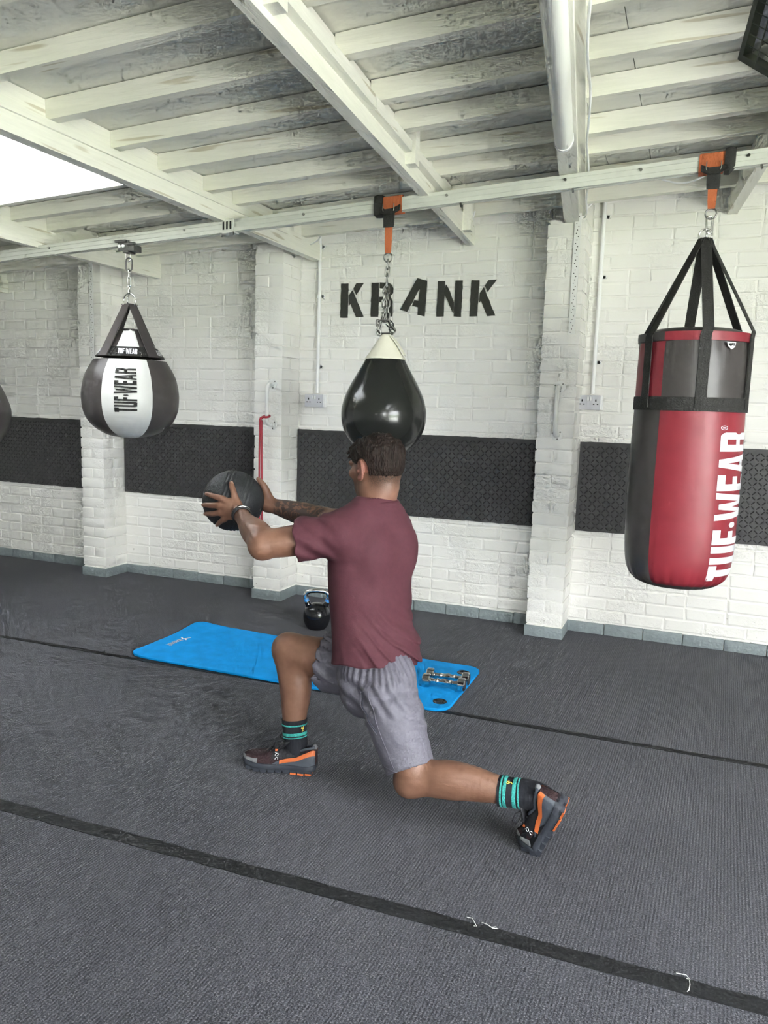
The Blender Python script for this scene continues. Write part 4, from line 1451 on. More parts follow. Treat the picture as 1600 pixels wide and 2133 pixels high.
for k in range(6):
    a = face3 + math.radians(10 + 60 * k)
    d = Vector((math.cos(a), math.sin(a), 0)); sd = Vector((-math.sin(a), math.cos(a), 0))
    pts, ws = [], []
    for t in np.linspace(0, 1, 7):
        pts.append(Vector((RX + .008, RY, 0)) + d * (.018 + (RR + .004 - .018) * t) + Vector((0, 0, ZR - .01 + (ZT + .034 - ZR + .01) * t)))
        ws.append(sd * .022)
    for z in (ZT + .01, 1.60, 1.50, ZM0 + .012):
        pts.append(Vector((RX, RY, z)) + d * (RR + .009)); ws.append(sd * .022)
    m = MB(); m.ribbon(pts, ws, .004)
    part('strap', m, 'black_webbing', root, 30)
m = MB()
ring(m, (RX + .008, RY, ZR + .004), .026, .004)
part('top_ring', m, 'chrome', root, 60)
m = MB(); ring(m, (RX + .012, RY + .006, ZR + .002), .024, .004, 'x'); part('top_ring', m, 'chrome', root, 60)
# lettering up the side
polys, wl = word('TUF.WEAR', .07)
z_lo, z_hi = .655, 1.285
sc = (z_hi - z_lo) / wl
ang_top, ang_h = face3 + math.radians(34), math.radians(52)
def on_bag3(u, v):
    z = z_lo + u * sc
    r = interp(low, z) + .0022
    a = ang_top + (1 - v) * ang_h
    return Vector((RX + (r + .0022 * math.sin(3 * a + z * 4)) * math.cos(a), RY + (r + .0022 * math.sin(3 * a + z * 4)) * math.sin(a), z))
printed(polys, on_bag3, 22, 'white_print', root, label='white TUF-WEAR lettering running up the red panel')
printed(regmark(wl + .17, .93, .085), on_bag3, 3, 'white_print', root)
# size tag under the rim
a = face3 + math.radians(36)
tp = Vector((RX + (RR + .010) * math.cos(a), RY + (RR + .010) * math.sin(a), ZT - .016)); sd = Vector((-math.sin(a), math.cos(a), 0)); od = Vector((math.cos(a), math.sin(a), 0))
m = MB()
m.add([tp - sd * .020, tp + sd * .022, tp + sd * .016 + Vector((0, 0, -.020)) + od * .004, tp + Vector((0, 0, -.030)) + od * .004, tp - sd * .018 + Vector((0, 0, -.016)) + od * .003], [(0, 1, 2, 3, 4)])
tg = part('size_tag', m, 'white_print', root, label='small white size tag')
m = MB()
def tseg(x0, z0, x1, z1, w=.0016):
    p, q = tp + sd * x0 + Vector((0, 0, z0)) + od * .0052, tp + sd * x1 + Vector((0, 0, z1)) + od * .0052
    m.tube([p, q], w, 4)
for s in ((-.010, -.006, -.013, -.012), (-.013, -.012, -.006, -.012), (-.008, -.006, -.008, -.017), (-.002, -.006, -.002, -.016), (-.002, -.006, .004, -.006), (-.002, -.011, .003, -.011), (.006, -.006, .013, -.006), (.0095, -.006, .0095, -.016)):
    tseg(*s)
part('tag_lettering', m, 'black_webbing', tg)
xr = sling(-.020, .002, 2.196, 'orange sling round the track above the red heavy bag', 1)
root = thing('carabiner', 'steel carabiner joining the red bag to its sling', 'carabiner', (xr, TY, 2.14))
part('carabiner_body', chain_link((xr - .002, TY - .003, 2.150), (-.06, 0, 1), (1, .5, 0), .070, .026, .0042), 'chrome', root, 60)
m = MB(); m.tube([(xr + .008, TY + .003, 2.125), (xr + .009, TY + .003, 2.165)], .0052, 10)
part('gate', m, 'chrome', root, 60)

# ---- another bag at the far left edge
m = MB()
LX = -4.395
root = thing('round_bag', 'dark round punch bag cut off by the far left edge', 'punch bag', (LX, TY, 1.0))
pl = smooth_prof([(.05, 1.62), (.12, 1.54), (.21, 1.42), (.262, 1.30), (.275, 1.22), (.255, 1.12), (.19, 1.03), (.09, .985), (0, .975)], 5)
m.lathe(pl, (LX, TY, 0), 48)
part('bag_body', m, 'black_vinyl', root, 'all')
for k in range(4):
    a = math.radians(45 + 90 * k)
    d = Vector((math.cos(a), math.sin(a), 0)); sd = Vector((-math.sin(a), math.cos(a), 0))
    m = MB(); m.ribbon([Vector((LX, TY, 1.83)) + d * .02, Vector((LX, TY, 1.62)) + d * .10, Vector((LX, TY, 1.46)) + d * .198], sd * .028, .006)
    part('strap', m, 'black_vinyl', root)
root = thing('steel_chain', 'steel chain above the round bag past the far left edge', 'chain', (LX, TY, 1.83))
chain(root, [(LX, TY, 1.83), (LX, TY, railz(LX) - .005)], 'zinc', .052, .020, .0038)

# ================================================================== things on the floor
# ---- blue exercise mat
root = thing('exercise_mat', 'bright blue foam exercise mat lying on the carpet', 'exercise mat', (-1.8, 3.46, 0))
X0, X1, Y0, Y1, CR, TH = -2.69, -.925, 3.150, 3.785, .075, .014
outl = []
for (cx, cy, a0) in ((X1 - CR, Y0 + CR, -90), (X1 - CR, Y1 - CR, 0), (X0 + CR, Y1 - CR, 90), (X0 + CR, Y0 + CR, 180)):
    for k in range(9):
        a = math.radians(a0 + 90 * k / 8)
        outl.append((cx + CR * math.cos(a), cy + CR * math.sin(a)))
def lift(x, y):        # one corner curls up a little, long edges ripple
    d = max(0, 1 - math.hypot(x - X0, y - Y1) / .28)
    e = max(0, 1 - math.hypot(x - X0, y - Y0) / .16)
    return .022 * d * d + .006 * e + .003 * (1 + math.sin(x * 7)) * max(0, (y - 3.5) / .28)
bm = bmesh.new()
TH += .0026
vs = [bm.verts.new((x, y, TH)) for x, y in outl]
bm.faces.new(vs)
for k in range(1, 24):
    bmesh.ops.bisect_plane(bm, geom=bm.verts[:] + bm.edges[:] + bm.faces[:], plane_co=(X0 + (X1 - X0) * k / 24, 0, 0), plane_no=(1, 0, 0))
for k in range(1, 9):
    bmesh.ops.bisect_plane(bm, geom=bm.verts[:] + bm.edges[:] + bm.faces[:], plane_co=(0, Y0 + (Y1 - Y0) * k / 9, 0), plane_no=(0, 1, 0))
ret = bmesh.ops.extrude_face_region(bm, geom=bm.faces[:])
for v in [g for g in ret['geom'] if isinstance(g, bmesh.types.BMVert)]:
    v.co.z = .0028
for v in bm.verts:
    v.co.z += lift(v.co.x, v.co.y)
bmesh.ops.recalc_face_normals(bm, faces=bm.faces)
me = bpy.data.meshes.new('mat_foam'); bm.to_mesh(me); bm.free()
me.materials.append(MATS['blue_foam'])
me.polygons.foreach_set('use_smooth', [True] * len(me.polygons)); me.set_sharp_from_angle(angle=math.radians(50))
mo = link('mat_foam', me, root)
bv = mo.modifiers.new('bevel', 'BEVEL'); bv.width = .004; bv.segments = 3; bv.limit_method = 'ANGLE'; bv.angle_limit = math.radians(60)
for (x, y) in ((-.985, 3.243), (-.995, 3.668)):
    m = MB()
    z = TH + lift(x, y)
    n = 24
    vs = [(x + r * math.cos(2 * math.pi * k / n), y + r * math.sin(2 * math.pi * k / n), z + h) for r, h in ((.033, .0002), (.031, .0022), (.020, .0022), (.016, .0004), (.001, .0004)) for k in range(n)]
    fs = [(i * n + k, i * n + (k + 1) % n, (i + 1) * n + (k + 1) % n, (i + 1) * n + k) for i in range(4) for k in range(n)]
    m.add(vs, fs)
    part('hanging_eyelet', m, 'kettlebell_black', root, 40, 'black plastic hanging eyelet')
# word and leaping-figure mark printed on the mat
def stroke(m, pts, w, f):
    for a, b in zip(pts[:-1], pts[1:]):
        d = Vector((b[0] - a[0], b[1] - a[1], 0)); L = d.length
        if L < 1e-6:
            continue
        d /= L
        p = Vector((-d.y, d.x, 0)) * w / 2
        A_, B_ = Vector((*a, 0)) - d * w * .3, Vector((*b, 0)) + d * w * .3
        m.add([f(q.x, q.y) for q in (A_ - p, B_ - p, B_ + p, A_ + p)], [(0, 1, 2, 3)])
LET = {
    'b': [[(0, 1.45), (0, 0)], [(0, .5), (.15, .9), (.5, 1), (.75, .7), (.75, .3), (.5, 0), (.15, .1), (0, .4)]],
    'e': [[(.75, .15), (.5, 0), (.2, 0), (0, .3), (0, .7), (.25, 1), (.5, 1), (.75, .75), (.75, .5), (0, .5)]],
    'm': [[(0, 0), (0, 1)], [(0, .8), (.2, 1), (.4, 1), (.5, .8), (.5, 0)], [(.5, .8), (.7, 1), (.9, 1), (1.0, .8), (1.0, 0)]],
    'a': [[(.75, 1), (.75, 0)], [(.75, .7), (.5, 1), (.2, 1), (0, .7), (0, .3), (.2, 0), (.5, 0), (.75, .3)]],
    't': [[(.25, 1.4), (.25, .15), (.4, 0), (.6, 0)], [(0, 1), (.55, 1)]],
}
m = MB()
def onmat(u, v):
    x, y = -2.598 + v, 3.462 - u
    return Vector((x, y, TH + lift(x, y) + .0010))
u = 0
S = .024
for ch in 'beemat':
    wd = 1.0 if ch == 'm' else .75
    for st in LET[ch]:
        stroke(m, [(u + a * S * .72, b * S) for a, b in st], .0052, onmat)
    u += (wd * .72 + .22) * S
fig = [[(-.062, .040), (-.035, .022), (-.020, .018), (-.006, .004)], [(-.044, -.008), (-.030, .010), (-.020, .018)], [(-.035, .022), (-.018, .042)]]
for st in fig:
    stroke(m, st, .009, onmat)
part('printed_word', m, 'white_print', root, label='white printed beemat wordmark with leaping figure')

# ---- two chrome dumbbells on the mat
def dumbbell(p, q, label):
    p, q = Vector(p), Vector(q)
    d = (q - p).normalized()
    L = (q - p).length
    root = thing('dumbbell', label, 'dumbbell', tuple((p + q) / 2), 'chrome dumbbells on the blue mat')
    side = d.cross(Vector((0, 0, 1))).normalized()
    upv = side.cross(d)
    def lat(prof, n, ph=0):
        m = MB()
        vs = []
        for (s, r) in prof:
            for k in range(n):
                a = 2 * math.pi * (k + ph) / n
                vs.append(p + d * s + (side * math.cos(a) + upv * math.sin(a)) * r)
        c = len(prof)
        m.add(vs, [(i * n + k, i * n + (k + 1) % n, (i + 1) * n + (k + 1) % n, (i + 1) * n + k) for i in range(c - 1) for k in range(n)] + [tuple(range(n)), tuple((c - 1) * n + k for k in range(n))])
        return m
    hl, hr = .036, .0315
    for s in (0, L - hl):
        part('head', lat([(s, hr * .86), (s + .004, hr), (s + hl - .004, hr), (s + hl, hr * .86)], 32, .5), 'chrome', root, 35)
    pr = [(hl, .011), (hl + .008, .0125), (hl + .016, .010), (hl + .028, .010), (hl + .032, .0145), (hl + .038, .0145), (hl + .042, .0115), (L / 2 - .018, .0125), (L / 2, .0155), (L / 2 + .018, .0125),
          (L - hl - .042, .0115), (L - hl - .038, .0145), (L - hl - .032, .0145), (L - hl - .028, .010), (L - hl - .016, .010), (L - hl - .008, .0125), (L - hl, .011)]
    part('grip', lat(pr, 20), 'chrome', root, 40)
dumbbell((-1.122, 3.400, .0492), (-.915, 3.418, .0492), 'front chrome dumbbell on the blue mat')
dumbbell((-1.128, 3.478, .0496), (-.918, 3.500, .0496), 'rear chrome dumbbell touching the mat eyelet')

# ---- kettlebell behind the man
KX, KY = -2.035, 4.07
root = thing('kettlebell', 'black kettlebell with chrome handle and blue bands', 'kettlebell', (KX, KY, 0))
m = MB()
m.lathe(smooth_prof([(0, .001), (.045, .001), (.058, .008), (.074, .035), (.082, .075), (.076, .115), (.058, .143), (.03, .157), (0, .160)], 4), (KX, KY, 0), 40)
part('ball', m, 'kettlebell_black', root, 'all')
hd = Vector((.93, .37, 0)).normalized()
hp = []
for (s, z) in ((-.048, .138), (-.058, .160), (-.068, .186), (-.071, .206), (-.062, .224), (-.042, .233), (0, .236), (.042, .233), (.062, .224), (.071, .206), (.068, .186), (.058, .160), (.048, .138)):
    hp.append(Vector((KX, KY, z)) + hd * s)
m = MB(); m.tube(hp[1:-1], .0145, 16); part('handle', m, 'chrome', root, 60)
for (a, b) in ((1, 2), (11, 10)):
    A_, B_ = hp[a], hp[b]
    m = MB(); m.tube([A_.lerp(B_, .35), A_.lerp(B_, .95)], .0152, 16); part('colour_band', m, 'blue_band', root, 60)
for (a, b) in ((0, 1), (12, 11)):
    A_, B_ = hp[a], hp[b]
    m = MB(); m.tube([A_ - Vector((0, 0, .012)), A_, B_.lerp(A_, -.25)], [.020, .018, .0165], 16); part('horn', m, 'kettlebell_black', root, 60)

# ================================================================== the man
class Field:
    """a signed-distance grid that limbs are blended into, turned into one skin with surface nets"""
    def __init__(s, lo, hi, h):
        s.lo, s.h = np.array(lo, float), h
        s.n = np.ceil((np.array(hi) - s.lo) / h).astype(int) + 1
        s.a = np.full(s.n, 0.06, np.float32)

    def _box(s, lo, hi):
        i0 = np.maximum(np.floor((np.array(lo) - s.lo) / s.h).astype(int), 0)
        i1 = np.minimum(np.ceil((np.array(hi) - s.lo) / s.h).astype(int) + 1, s.n)
        ax = [s.lo[k] + s.h * np.arange(i0[k], i1[k]) for k in range(3)]
        X, Y, Z = np.meshgrid(*ax, indexing='ij')
        return tuple(slice(i0[k], i1[k]) for k in range(3)), np.stack([X, Y, Z], -1).astype(np.float32)

    def blend(s, lo, hi, fn, k=0.02, mode='add'):
        m = k + 4 * s.h
        sl, P = s._box(np.array(lo) - m, np.array(hi) + m)
        if P.size == 0:
            return
        d = fn(P)
        a = s.a[sl]
        if mode == 'cut':
            s.a[sl] = np.maximum(a, -d) if k <= 0 else -smin(-a, d, k)
        else:
            s.a[sl] = smin(a, d, k)

    def limb(s, pts, rad, side, k=0.02, mode='add', sub=4, flat=(False, False)):
        pts, rad = spline(pts, rad, sub)
        R_ = rad.max()
        lo, hi = pts.min(0) - R_, pts.max(0) + R_
        s.blend(lo, hi, lambda P: limb_d(P, pts, rad, np.array(side, float), flat), k, mode)

    def ell(s, c, r, axes=None, k=0.02, mode='add'):
        c, r = np.array(c, float), np.array(r, float)
        A = np.eye(3) if axes is None else np.array(axes, float)
        m = r.max()
        def fn(P):
            q = (P - c.astype(np.float32)) @ A.T.astype(np.float32)
            k0 = np.sqrt(((q / r) ** 2).sum(-1)); k1 = np.sqrt(((q / r ** 2) ** 2).sum(-1)) + 1e-9
            return k0 * (k0 - 1) / k1
        s.blend(c - m, c + m, fn, k, mode)

    def warp(s, lo, hi, fn):
        sl, P = s._box(lo, hi)
        s.a[sl] = fn(P, s.a[sl])

    def skin(s, name, mat, parent, smooth=3):
        v, q = nets(s.a, s.lo, s.h)
        v = relax(v, q, smooth)
        me = bpy.data.meshes.new(name)
        me.vertices.add(len(v)); me.vertices.foreach_set('co', v.astype(np.float32).ravel())
        me.loops.add(q.size); me.loops.foreach_set('vertex_index', q.astype(np.int32).ravel())
        me.polygons.add(len(q)); me.polygons.foreach_set('loop_start', np.arange(0, q.size, 4, dtype=np.int32))
        me.update(calc_edges=True); me.validate()
        me.polygons.foreach_set('use_smooth', [True] * len(me.polygons))
        me.materials.append(MATS[mat])
        return link(name, me, parent), v


def smin(a, b, k):
    if k <= 0:
        return np.minimum(a, b)
    h = np.clip(0.5 + 0.5 * (b - a) / k, 0, 1)
    return b * (1 - h) + a * h - k * h * (1 - h)


def spline(pts, rad, sub):
    P = np.array(pts, float)
    Rr = np.array([(r, r) if np.isscalar(r) else r for r in rad], float)
    Q = np.hstack([P, Rr])
    out = []
    for i in range(len(Q) - 1):
        a, b, c, d = Q[max(i - 1, 0)], Q[i], Q[i + 1], Q[min(i + 2, len(Q) - 1)]
        for k in range(sub):
            t = k / sub
            out.append(0.5 * ((2 * b) + (c - a) * t + (2 * a - 5 * b + 4 * c - d) * t * t + (3 * b - a - 3 * c + d) * t ** 3))
    out.append(Q[-1])
    out = np.array(out)
    return out[:, :3], out[:, 3:]


def limb_d(P, pts, rad, side, flat=(False, False)):
    best_all = np.full(P.shape[:-1], 9.0, np.float32)
    n = len(pts)
    P_all, o0 = P, P[0, 0, 0]
    h = max(float(P[-1, -1, -1][c] - o0[c]) / max(P.shape[c] - 1, 1) for c in range(3))
    for i in range(n - 1):
        a, b = pts[i], pts[i + 1]
        ax = b - a
        L = np.linalg.norm(ax)
        if L < 1e-7:
            continue
        ax = ax / L
        mg = max(rad[i].max(), rad[i + 1].max()) + .045
        i0 = np.clip(np.floor((np.minimum(a, b) - mg - o0) / h).astype(int), 0, None)
        i1 = np.minimum(np.ceil((np.maximum(a, b) + mg - o0) / h).astype(int) + 1, P_all.shape[:3])
        if (i1 <= i0).any():
            continue
        sl = tuple(slice(i0[c], i1[c]) for c in range(3))
        P, best = P_all[sl], best_all[sl]
        u = side - ax * (side @ ax)
        u /= np.linalg.norm(u) + 1e-9
        w = np.cross(ax, u)
        q = P - a.astype(np.float32)
        rad = rad.astype(np.float32)
        L = np.float32(L)
        s = q @ ax.astype(np.float32)
        t = np.clip(s / L, 0, 1)
        ra = rad[i, 0] + (rad[i + 1, 0] - rad[i, 0]) * t
        rb = rad[i, 1] + (rad[i + 1, 1] - rad[i, 1]) * t
        over = np.maximum(s - L, 0) + np.maximum(-s, 0)
        mr = np.minimum(ra, rb)
        e = np.sqrt((q @ u.astype(np.float32) / ra) ** 2 + (q @ w.astype(np.float32) / rb) ** 2 + (over / mr) ** 2)
        d = (e - 1) * mr
        np.minimum(best, d, out=best)
    for e, a, b in ((0, pts[1], pts[0]), (1, pts[-2], pts[-1])):
        if flat[e]:
            ax = (b - a) / np.linalg.norm(b - a)
            best_all = np.maximum(best_all, (P_all - b.astype(np.float32)) @ ax.astype(np.float32))
    return best_all


def nets(f, lo, h):
    s = f < 0
    c = np.zeros(tuple(np.array(f.shape) - 1), np.uint8)
    offs = [(i, j, k) for i in (0, 1) for j in (0, 1) for k in (0, 1)]
    X, Y, Z = c.shape
    for (i, j, k) in offs:
        c += s[i:i + X, j:j + Y, k:k + Z]
    idx = np.argwhere((c > 0) & (c < 8))
    vid = np.full(c.shape, -1, np.int32)
    vid[idx[:, 0], idx[:, 1], idx[:, 2]] = np.arange(len(idx))
    vals = np.stack([f[idx[:, 0] + i, idx[:, 1] + j, idx[:, 2] + k] for (i, j, k) in offs], 0)
    acc = np.zeros((len(idx), 3)); cnt = np.zeros(len(idx))
    for a in range(8):
        for b in range(a + 1, 8):
            if sum(abs(offs[a][q] - offs[b][q]) for q in range(3)) != 1:
                continue
            va, vb = vals[a], vals[b]
            m = (va < 0) != (vb < 0)
            t = np.where(m, va / np.where(m, va - vb, 1), 0)
            p = np.array(offs[a]) + t[:, None] * (np.array(offs[b]) - np.array(offs[a]))
            acc += np.where(m[:, None], p, 0); cnt += m
    v = lo + h * (idx + acc / cnt[:, None])
    quads = []
    for ax in range(3):
        sl0 = [slice(1, -1)] * 3; sl1 = [slice(1, -1)] * 3
        sl0[ax] = slice(0, -1); sl1[ax] = slice(1, None)
        d = s[tuple(sl0)] != s[tuple(sl1)]
        e = np.argwhere(d)
        if not len(e):
            continue
        st = s[tuple(sl0)][d]
        off = np.ones(3, int); off[ax] = 0
        e = e + off
        u, w = (ax + 1) % 3, (ax + 2) % 3
        def cell(du, dw):
            q = e.copy(); q[:, u] += du; q[:, w] += dw
            return vid[q[:, 0], q[:, 1], q[:, 2]]
        qd = np.stack([cell(-1, -1), cell(0, -1), cell(0, 0), cell(-1, 0)], 1)
        qd[~st] = qd[~st][:, ::-1]
        quads.append(qd)
    q = np.concatenate(quads)
    return v, q[(q >= 0).all(1)]


def relax(v, q, it):
    e = np.concatenate([q[:, [0, 1]], q[:, [1, 2]], q[:, [2, 3]], q[:, [3, 0]]])
    e = np.concatenate([e, e[:, ::-1]])
    deg = np.bincount(e[:, 0], minlength=len(v)).astype(float)[:, None]
    for k in range(it * 2):
        sm = np.stack([np.bincount(e[:, 0], weights=v[e[:, 1], c], minlength=len(v)) for c in range(3)], 1) / np.maximum(deg, 1)
        v = v + (sm - v) * (0.5 if k % 2 == 0 else -0.52)
    return v


V3 = lambda *a: np.array(a, float)
nz = lambda a: np.array(a, float) / np.linalg.norm(a)
# joints
J = dict(l_hip=V3(-.907, 2.33, .43), l_knee=V3(-.758, 2.235, .155), l_ankle=V3(-.370, 2.25, .178),
         r_hip=V3(-.985, 2.50, .385), r_knee=V3(-1.340, 2.46, .437), r_ankle=V3(-1.292, 2.42, .090),
         t0=V3(-.974, 2.41, .442), t1=V3(-.994, 2.42, .576), t2=V3(-1.004, 2.42, .746), t3=V3(-1.004, 2.425, .868), t4=V3(-.995, 2.43, .945),
         neck=V3(-.998, 2.435, 1.000), skull=V3(-1.004, 2.45, 1.138),
         l_sho=V3(-1.068, 2.275, .925), l_elb=V3(-1.290, 2.170, .886), l_wri=V3(-1.506, 2.385, .942),
         r_sho=V3(-1.005, 2.565, .915), r_elb=V3(-1.303, 2.640, .911), r_wri=V3(-1.513, 2.602, .955), ball=V3(-1.628, 2.52, .972))
BR = .117
ft, lt, up3 = nz((-.95, .31, 0)), nz((-.31, -.95, 0)), V3(0, 0, 1)
# head frame: looking past the ball, chin slightly down
hf = nz((-.90, .42, -.13)); hl = nz(np.cross(up3, hf)); hu = np.cross(hf, hl)
HC = J['skull']
def hp3(f, l, u):
    return HC + hf * f + hl * l + hu * u
HA = np.stack([hf, hl, hu])

person = thing('person', 'man in maroon t-shirt and grey shorts lunging with a medicine ball', 'person', (-.9, 2.35, 0))

F = Field((-1.76, 2.02, -.01), (-.28, 2.78, 1.27), .0036)
# --- trunk inside the clothes
F.limb([J['t0'] - V3(0, 0, .0), J['t1'], J['t2'], J['t3'], J['t4']], [(.105, .080), (.12, .085), (.13, .09), (.135, .085), (.10, .06)], lt, .03)
# --- legs
F.limb([J['l_hip'] + V3(.01, .03, -.02), J['l_hip'] * .5 + J['l_knee'] * .5, J['l_knee'] + V3(-.012, 0, .055), J['l_knee'] + V3(-.004, 0, 0)], [.060, .070, .060, .054], lt, .03)
k, a = J['l_knee'], J['l_ankle']
lp = lambda t, dz=0: k + (a - k) * t + V3(0, 0, dz)
F.limb([lp(0, -.002), lp(.12, .004), lp(.30, .012), lp(.48, .012), lp(.68, .005), lp(.86, 0), lp(1.05, 0)], [(.052, .050), (.053, .053), (.056, .061), (.053, .056), (.045, .044), (.037, .038), (.036, .040)], lt, .03)
F.ell(k + V3(-.020, -.006, -.018), (.034, .036, .034), k=.03)                       # kneecap
F.ell(lp(.30, .030) + lt * .012, (.075, .040, .032), k=.03)                          # calf
F.limb([J['r_hip'], J['r_hip'] * .5 + J['r_knee'] * .5, J['r_knee'] + V3(.06, 0, -.006), J['r_knee']], [(.070, .070), (.080, .080), (.066, .068), (.058, .060)], lt, .03)
k2, a2 = J['r_knee'], J['r_ankle']
rp = lambda t, dx=0: k2 + (a2 - k2) * t + V3(dx, 0, 0)
F.limb([rp(0), rp(.12, -.002), rp(.30, .012), rp(.48, .014), rp(.68, .006), rp(.86, .002), rp(1.1, .002)], [(.055, .056), (.053, .056), (.056, .062), (.054, .057), (.046, .046), (.038, .040), (.038, .042)], lt, .03)
F.ell(k2 + V3(-.022, -.004, .006), (.034, .038, .040), k=.03)
F.ell(rp(.30, .036), (.030, .042, .078), k=.03)
# --- neck and shoulders
F.limb([J['t4'] - V3(0, 0, .03), J['neck'], hp3(-.020, 0, -.060), hp3(-.012, 0, -.02)], [(.075, .065), (.064, .062), (.058, .062), (.055, .062)], lt, .03)
for sd in ('l', 'r'):
    F.limb([J['neck'] - V3(0, 0, .03), J[sd + '_sho'] + V3(0, 0, .01)], [.05, .05], lt, .04)
# --- arms
le, lw, ls = J['l_elb'], J['l_wri'], J['l_sho']
F.limb([ls, ls + (le - ls) * .35, ls + (le - ls) * .75, le], [.060, (.054, .056), (.050, .052), (.044, .046)], up3, .03)
fa = lambda t: le + (lw - le) * t
F.limb([le, fa(.14) + V3(.004, 0, .010), fa(.32) + V3(0, 0, .008), fa(.58), fa(.82), fa(1.0), fa(1.06)], [(.044, .043), (.049, .047), (.049, .046), (.041, .038), (.032, .029), (.027, .030), (.026, .030)], up3, .022)
F.ell(le + V3(.008, -.014, -.014), (.026, .024, .026), k=.025)
re_, rw, rs = J['r_elb'], J['r_wri'], J['r_sho']
F.limb([rs, rs + (re_ - rs) * .4, re_], [.062, .054, .044], up3, .03)
fb = lambda t: re_ + (rw - re_) * t
F.limb([re_, fb(.16), fb(.38), fb(.65), fb(.86), fb(1.0), fb(1.06)], [(.043, .044), (.047, .047), (.046, .045), (.038, .037), (.031, .029), (.028, .031), (.028, .031)], up3, .022)
# --- left hand spread over the near side of the ball
HANDL = {
    'thumb': [(-1.532, 2.412, .953), (-1.5500, 2.4195, .9895), (-1.5624, 2.4203, 1.0172), (-1.5795, 2.4310, 1.0475)],
    'index': [(-1.5665, 2.4060, .9760), (-1.5975, 2.3977, .9937), (-1.6293, 2.3953, 1.0006), (-1.6662, 2.4038, 1.0063)],
    'middle': [(-1.5700, 2.4030, .9630), (-1.6055, 2.3941, .9690), (-1.6425, 2.3930, .9665), (-1.6823, 2.4055, .9640)],
    'ring': [(-1.5690, 2.4050, .9510), (-1.6056, 2.3974, .9429), (-1.6397, 2.3981, .9347), (-1.6764, 2.4105, .9304)],
    'little': [(-1.5650, 2.4120, .9390), (-1.5964, 2.4089, .9171), (-1.6155, 2.4123, .9042), (-1.6346, 2.4227, .8904)],
}
RADF = {'thumb': [.0165, .0125, .0110, .0090], 'index': [.0125, .0112, .0096, .0080], 'middle': [.0125, .0115, .0098, .0082], 'ring': [.0122, .0110, .0094, .0078], 'little': [.0115, .0098, .0084, .0070]}
bc = J['ball']
def outof(p, r):          # keep a finger resting on the ball
    d = np.array(p) - bc
    n_ = np.linalg.norm(d)
    return np.array(p) if n_ >= BR + r * .82 else bc + d / n_ * (BR + r * .82)
for nm, pts in HANDL.items():
    rd = [q * 1.1 for q in RADF[nm]]
    F.limb([outof(p, r) for p, r in zip(pts, rd)], rd, up3, .006, sub=4)
pal = nz(np.array((-1.572, 2.409, .958)) - bc)
F.limb([lw, outof((-1.533, 2.406, .945), .014), outof((-1.556, 2.4075, .953), .013), outof((-1.5800, 2.4020, .963), .0115)], [(.027, .021), (.032, .018), (.038, .016), (.037, .0130)], np.cross(pal, nz(np.array(HANDL['middle'][1]) - lw)), .010)
F.limb([outof((-1.524, 2.405, .945), .016), outof((-1.545, 2.417, .972), .014)], [.019, .0155], up3, .012)       # base of the thumb
for nm in ('index', 'middle', 'ring', 'little'):                                                                # knuckles
    p = outof(HANDL[nm][1], .012)
    F.ell(p + nz(p - bc) * .002, (.0112,) * 3, k=.008)
# --- right hand on the far right side of the ball
def on_ball(az, el, off):
    return bc + (BR + off) * V3(math.cos(el) * math.cos(az), math.cos(el) * math.sin(az), math.sin(el))
azw = math.atan2(rw[1] - bc[1], rw[0] - bc[0])
F.limb([rw, on_ball(azw + .03, -.10, .016), on_ball(azw + .32, -.06, .014), on_ball(azw + .62, -.02, .0125)], [(.028, .021), (.034, .018), (.038, .015), (.036, .0125)], up3, .010)
for (el0, el1, ln, r0) in ((.26, .42, .78, .0108), (.06, .10, .86, .0112), (-.14, -.20, .80, .0108), (-.34, -.50, .62, .0096)):
    pts = [on_ball(azw + .52, el0 * .8, .011), on_ball(azw + .70, el0, .0105), on_ball(azw + .70 + ln * .42, el0 + (el1 - el0) * .5, .0098), on_ball(azw + .70 + ln * .72, el0 + (el1 - el0) * .8, .0088), on_ball(azw + .70 + ln, el1, .0078)]
    F.limb(pts, [r0 * 1.08, r0 * 1.06, r0, r0 * .9, r0 * .78], up3, .006)
F.limb([on_ball(azw + .02, .06, .018), on_ball(azw - .02, .28, .0145), on_ball(azw - .01, .50, .0120), on_ball(azw + .04, .72, .0100)], [.019, .0150, .0125, .0092], up3, .010)
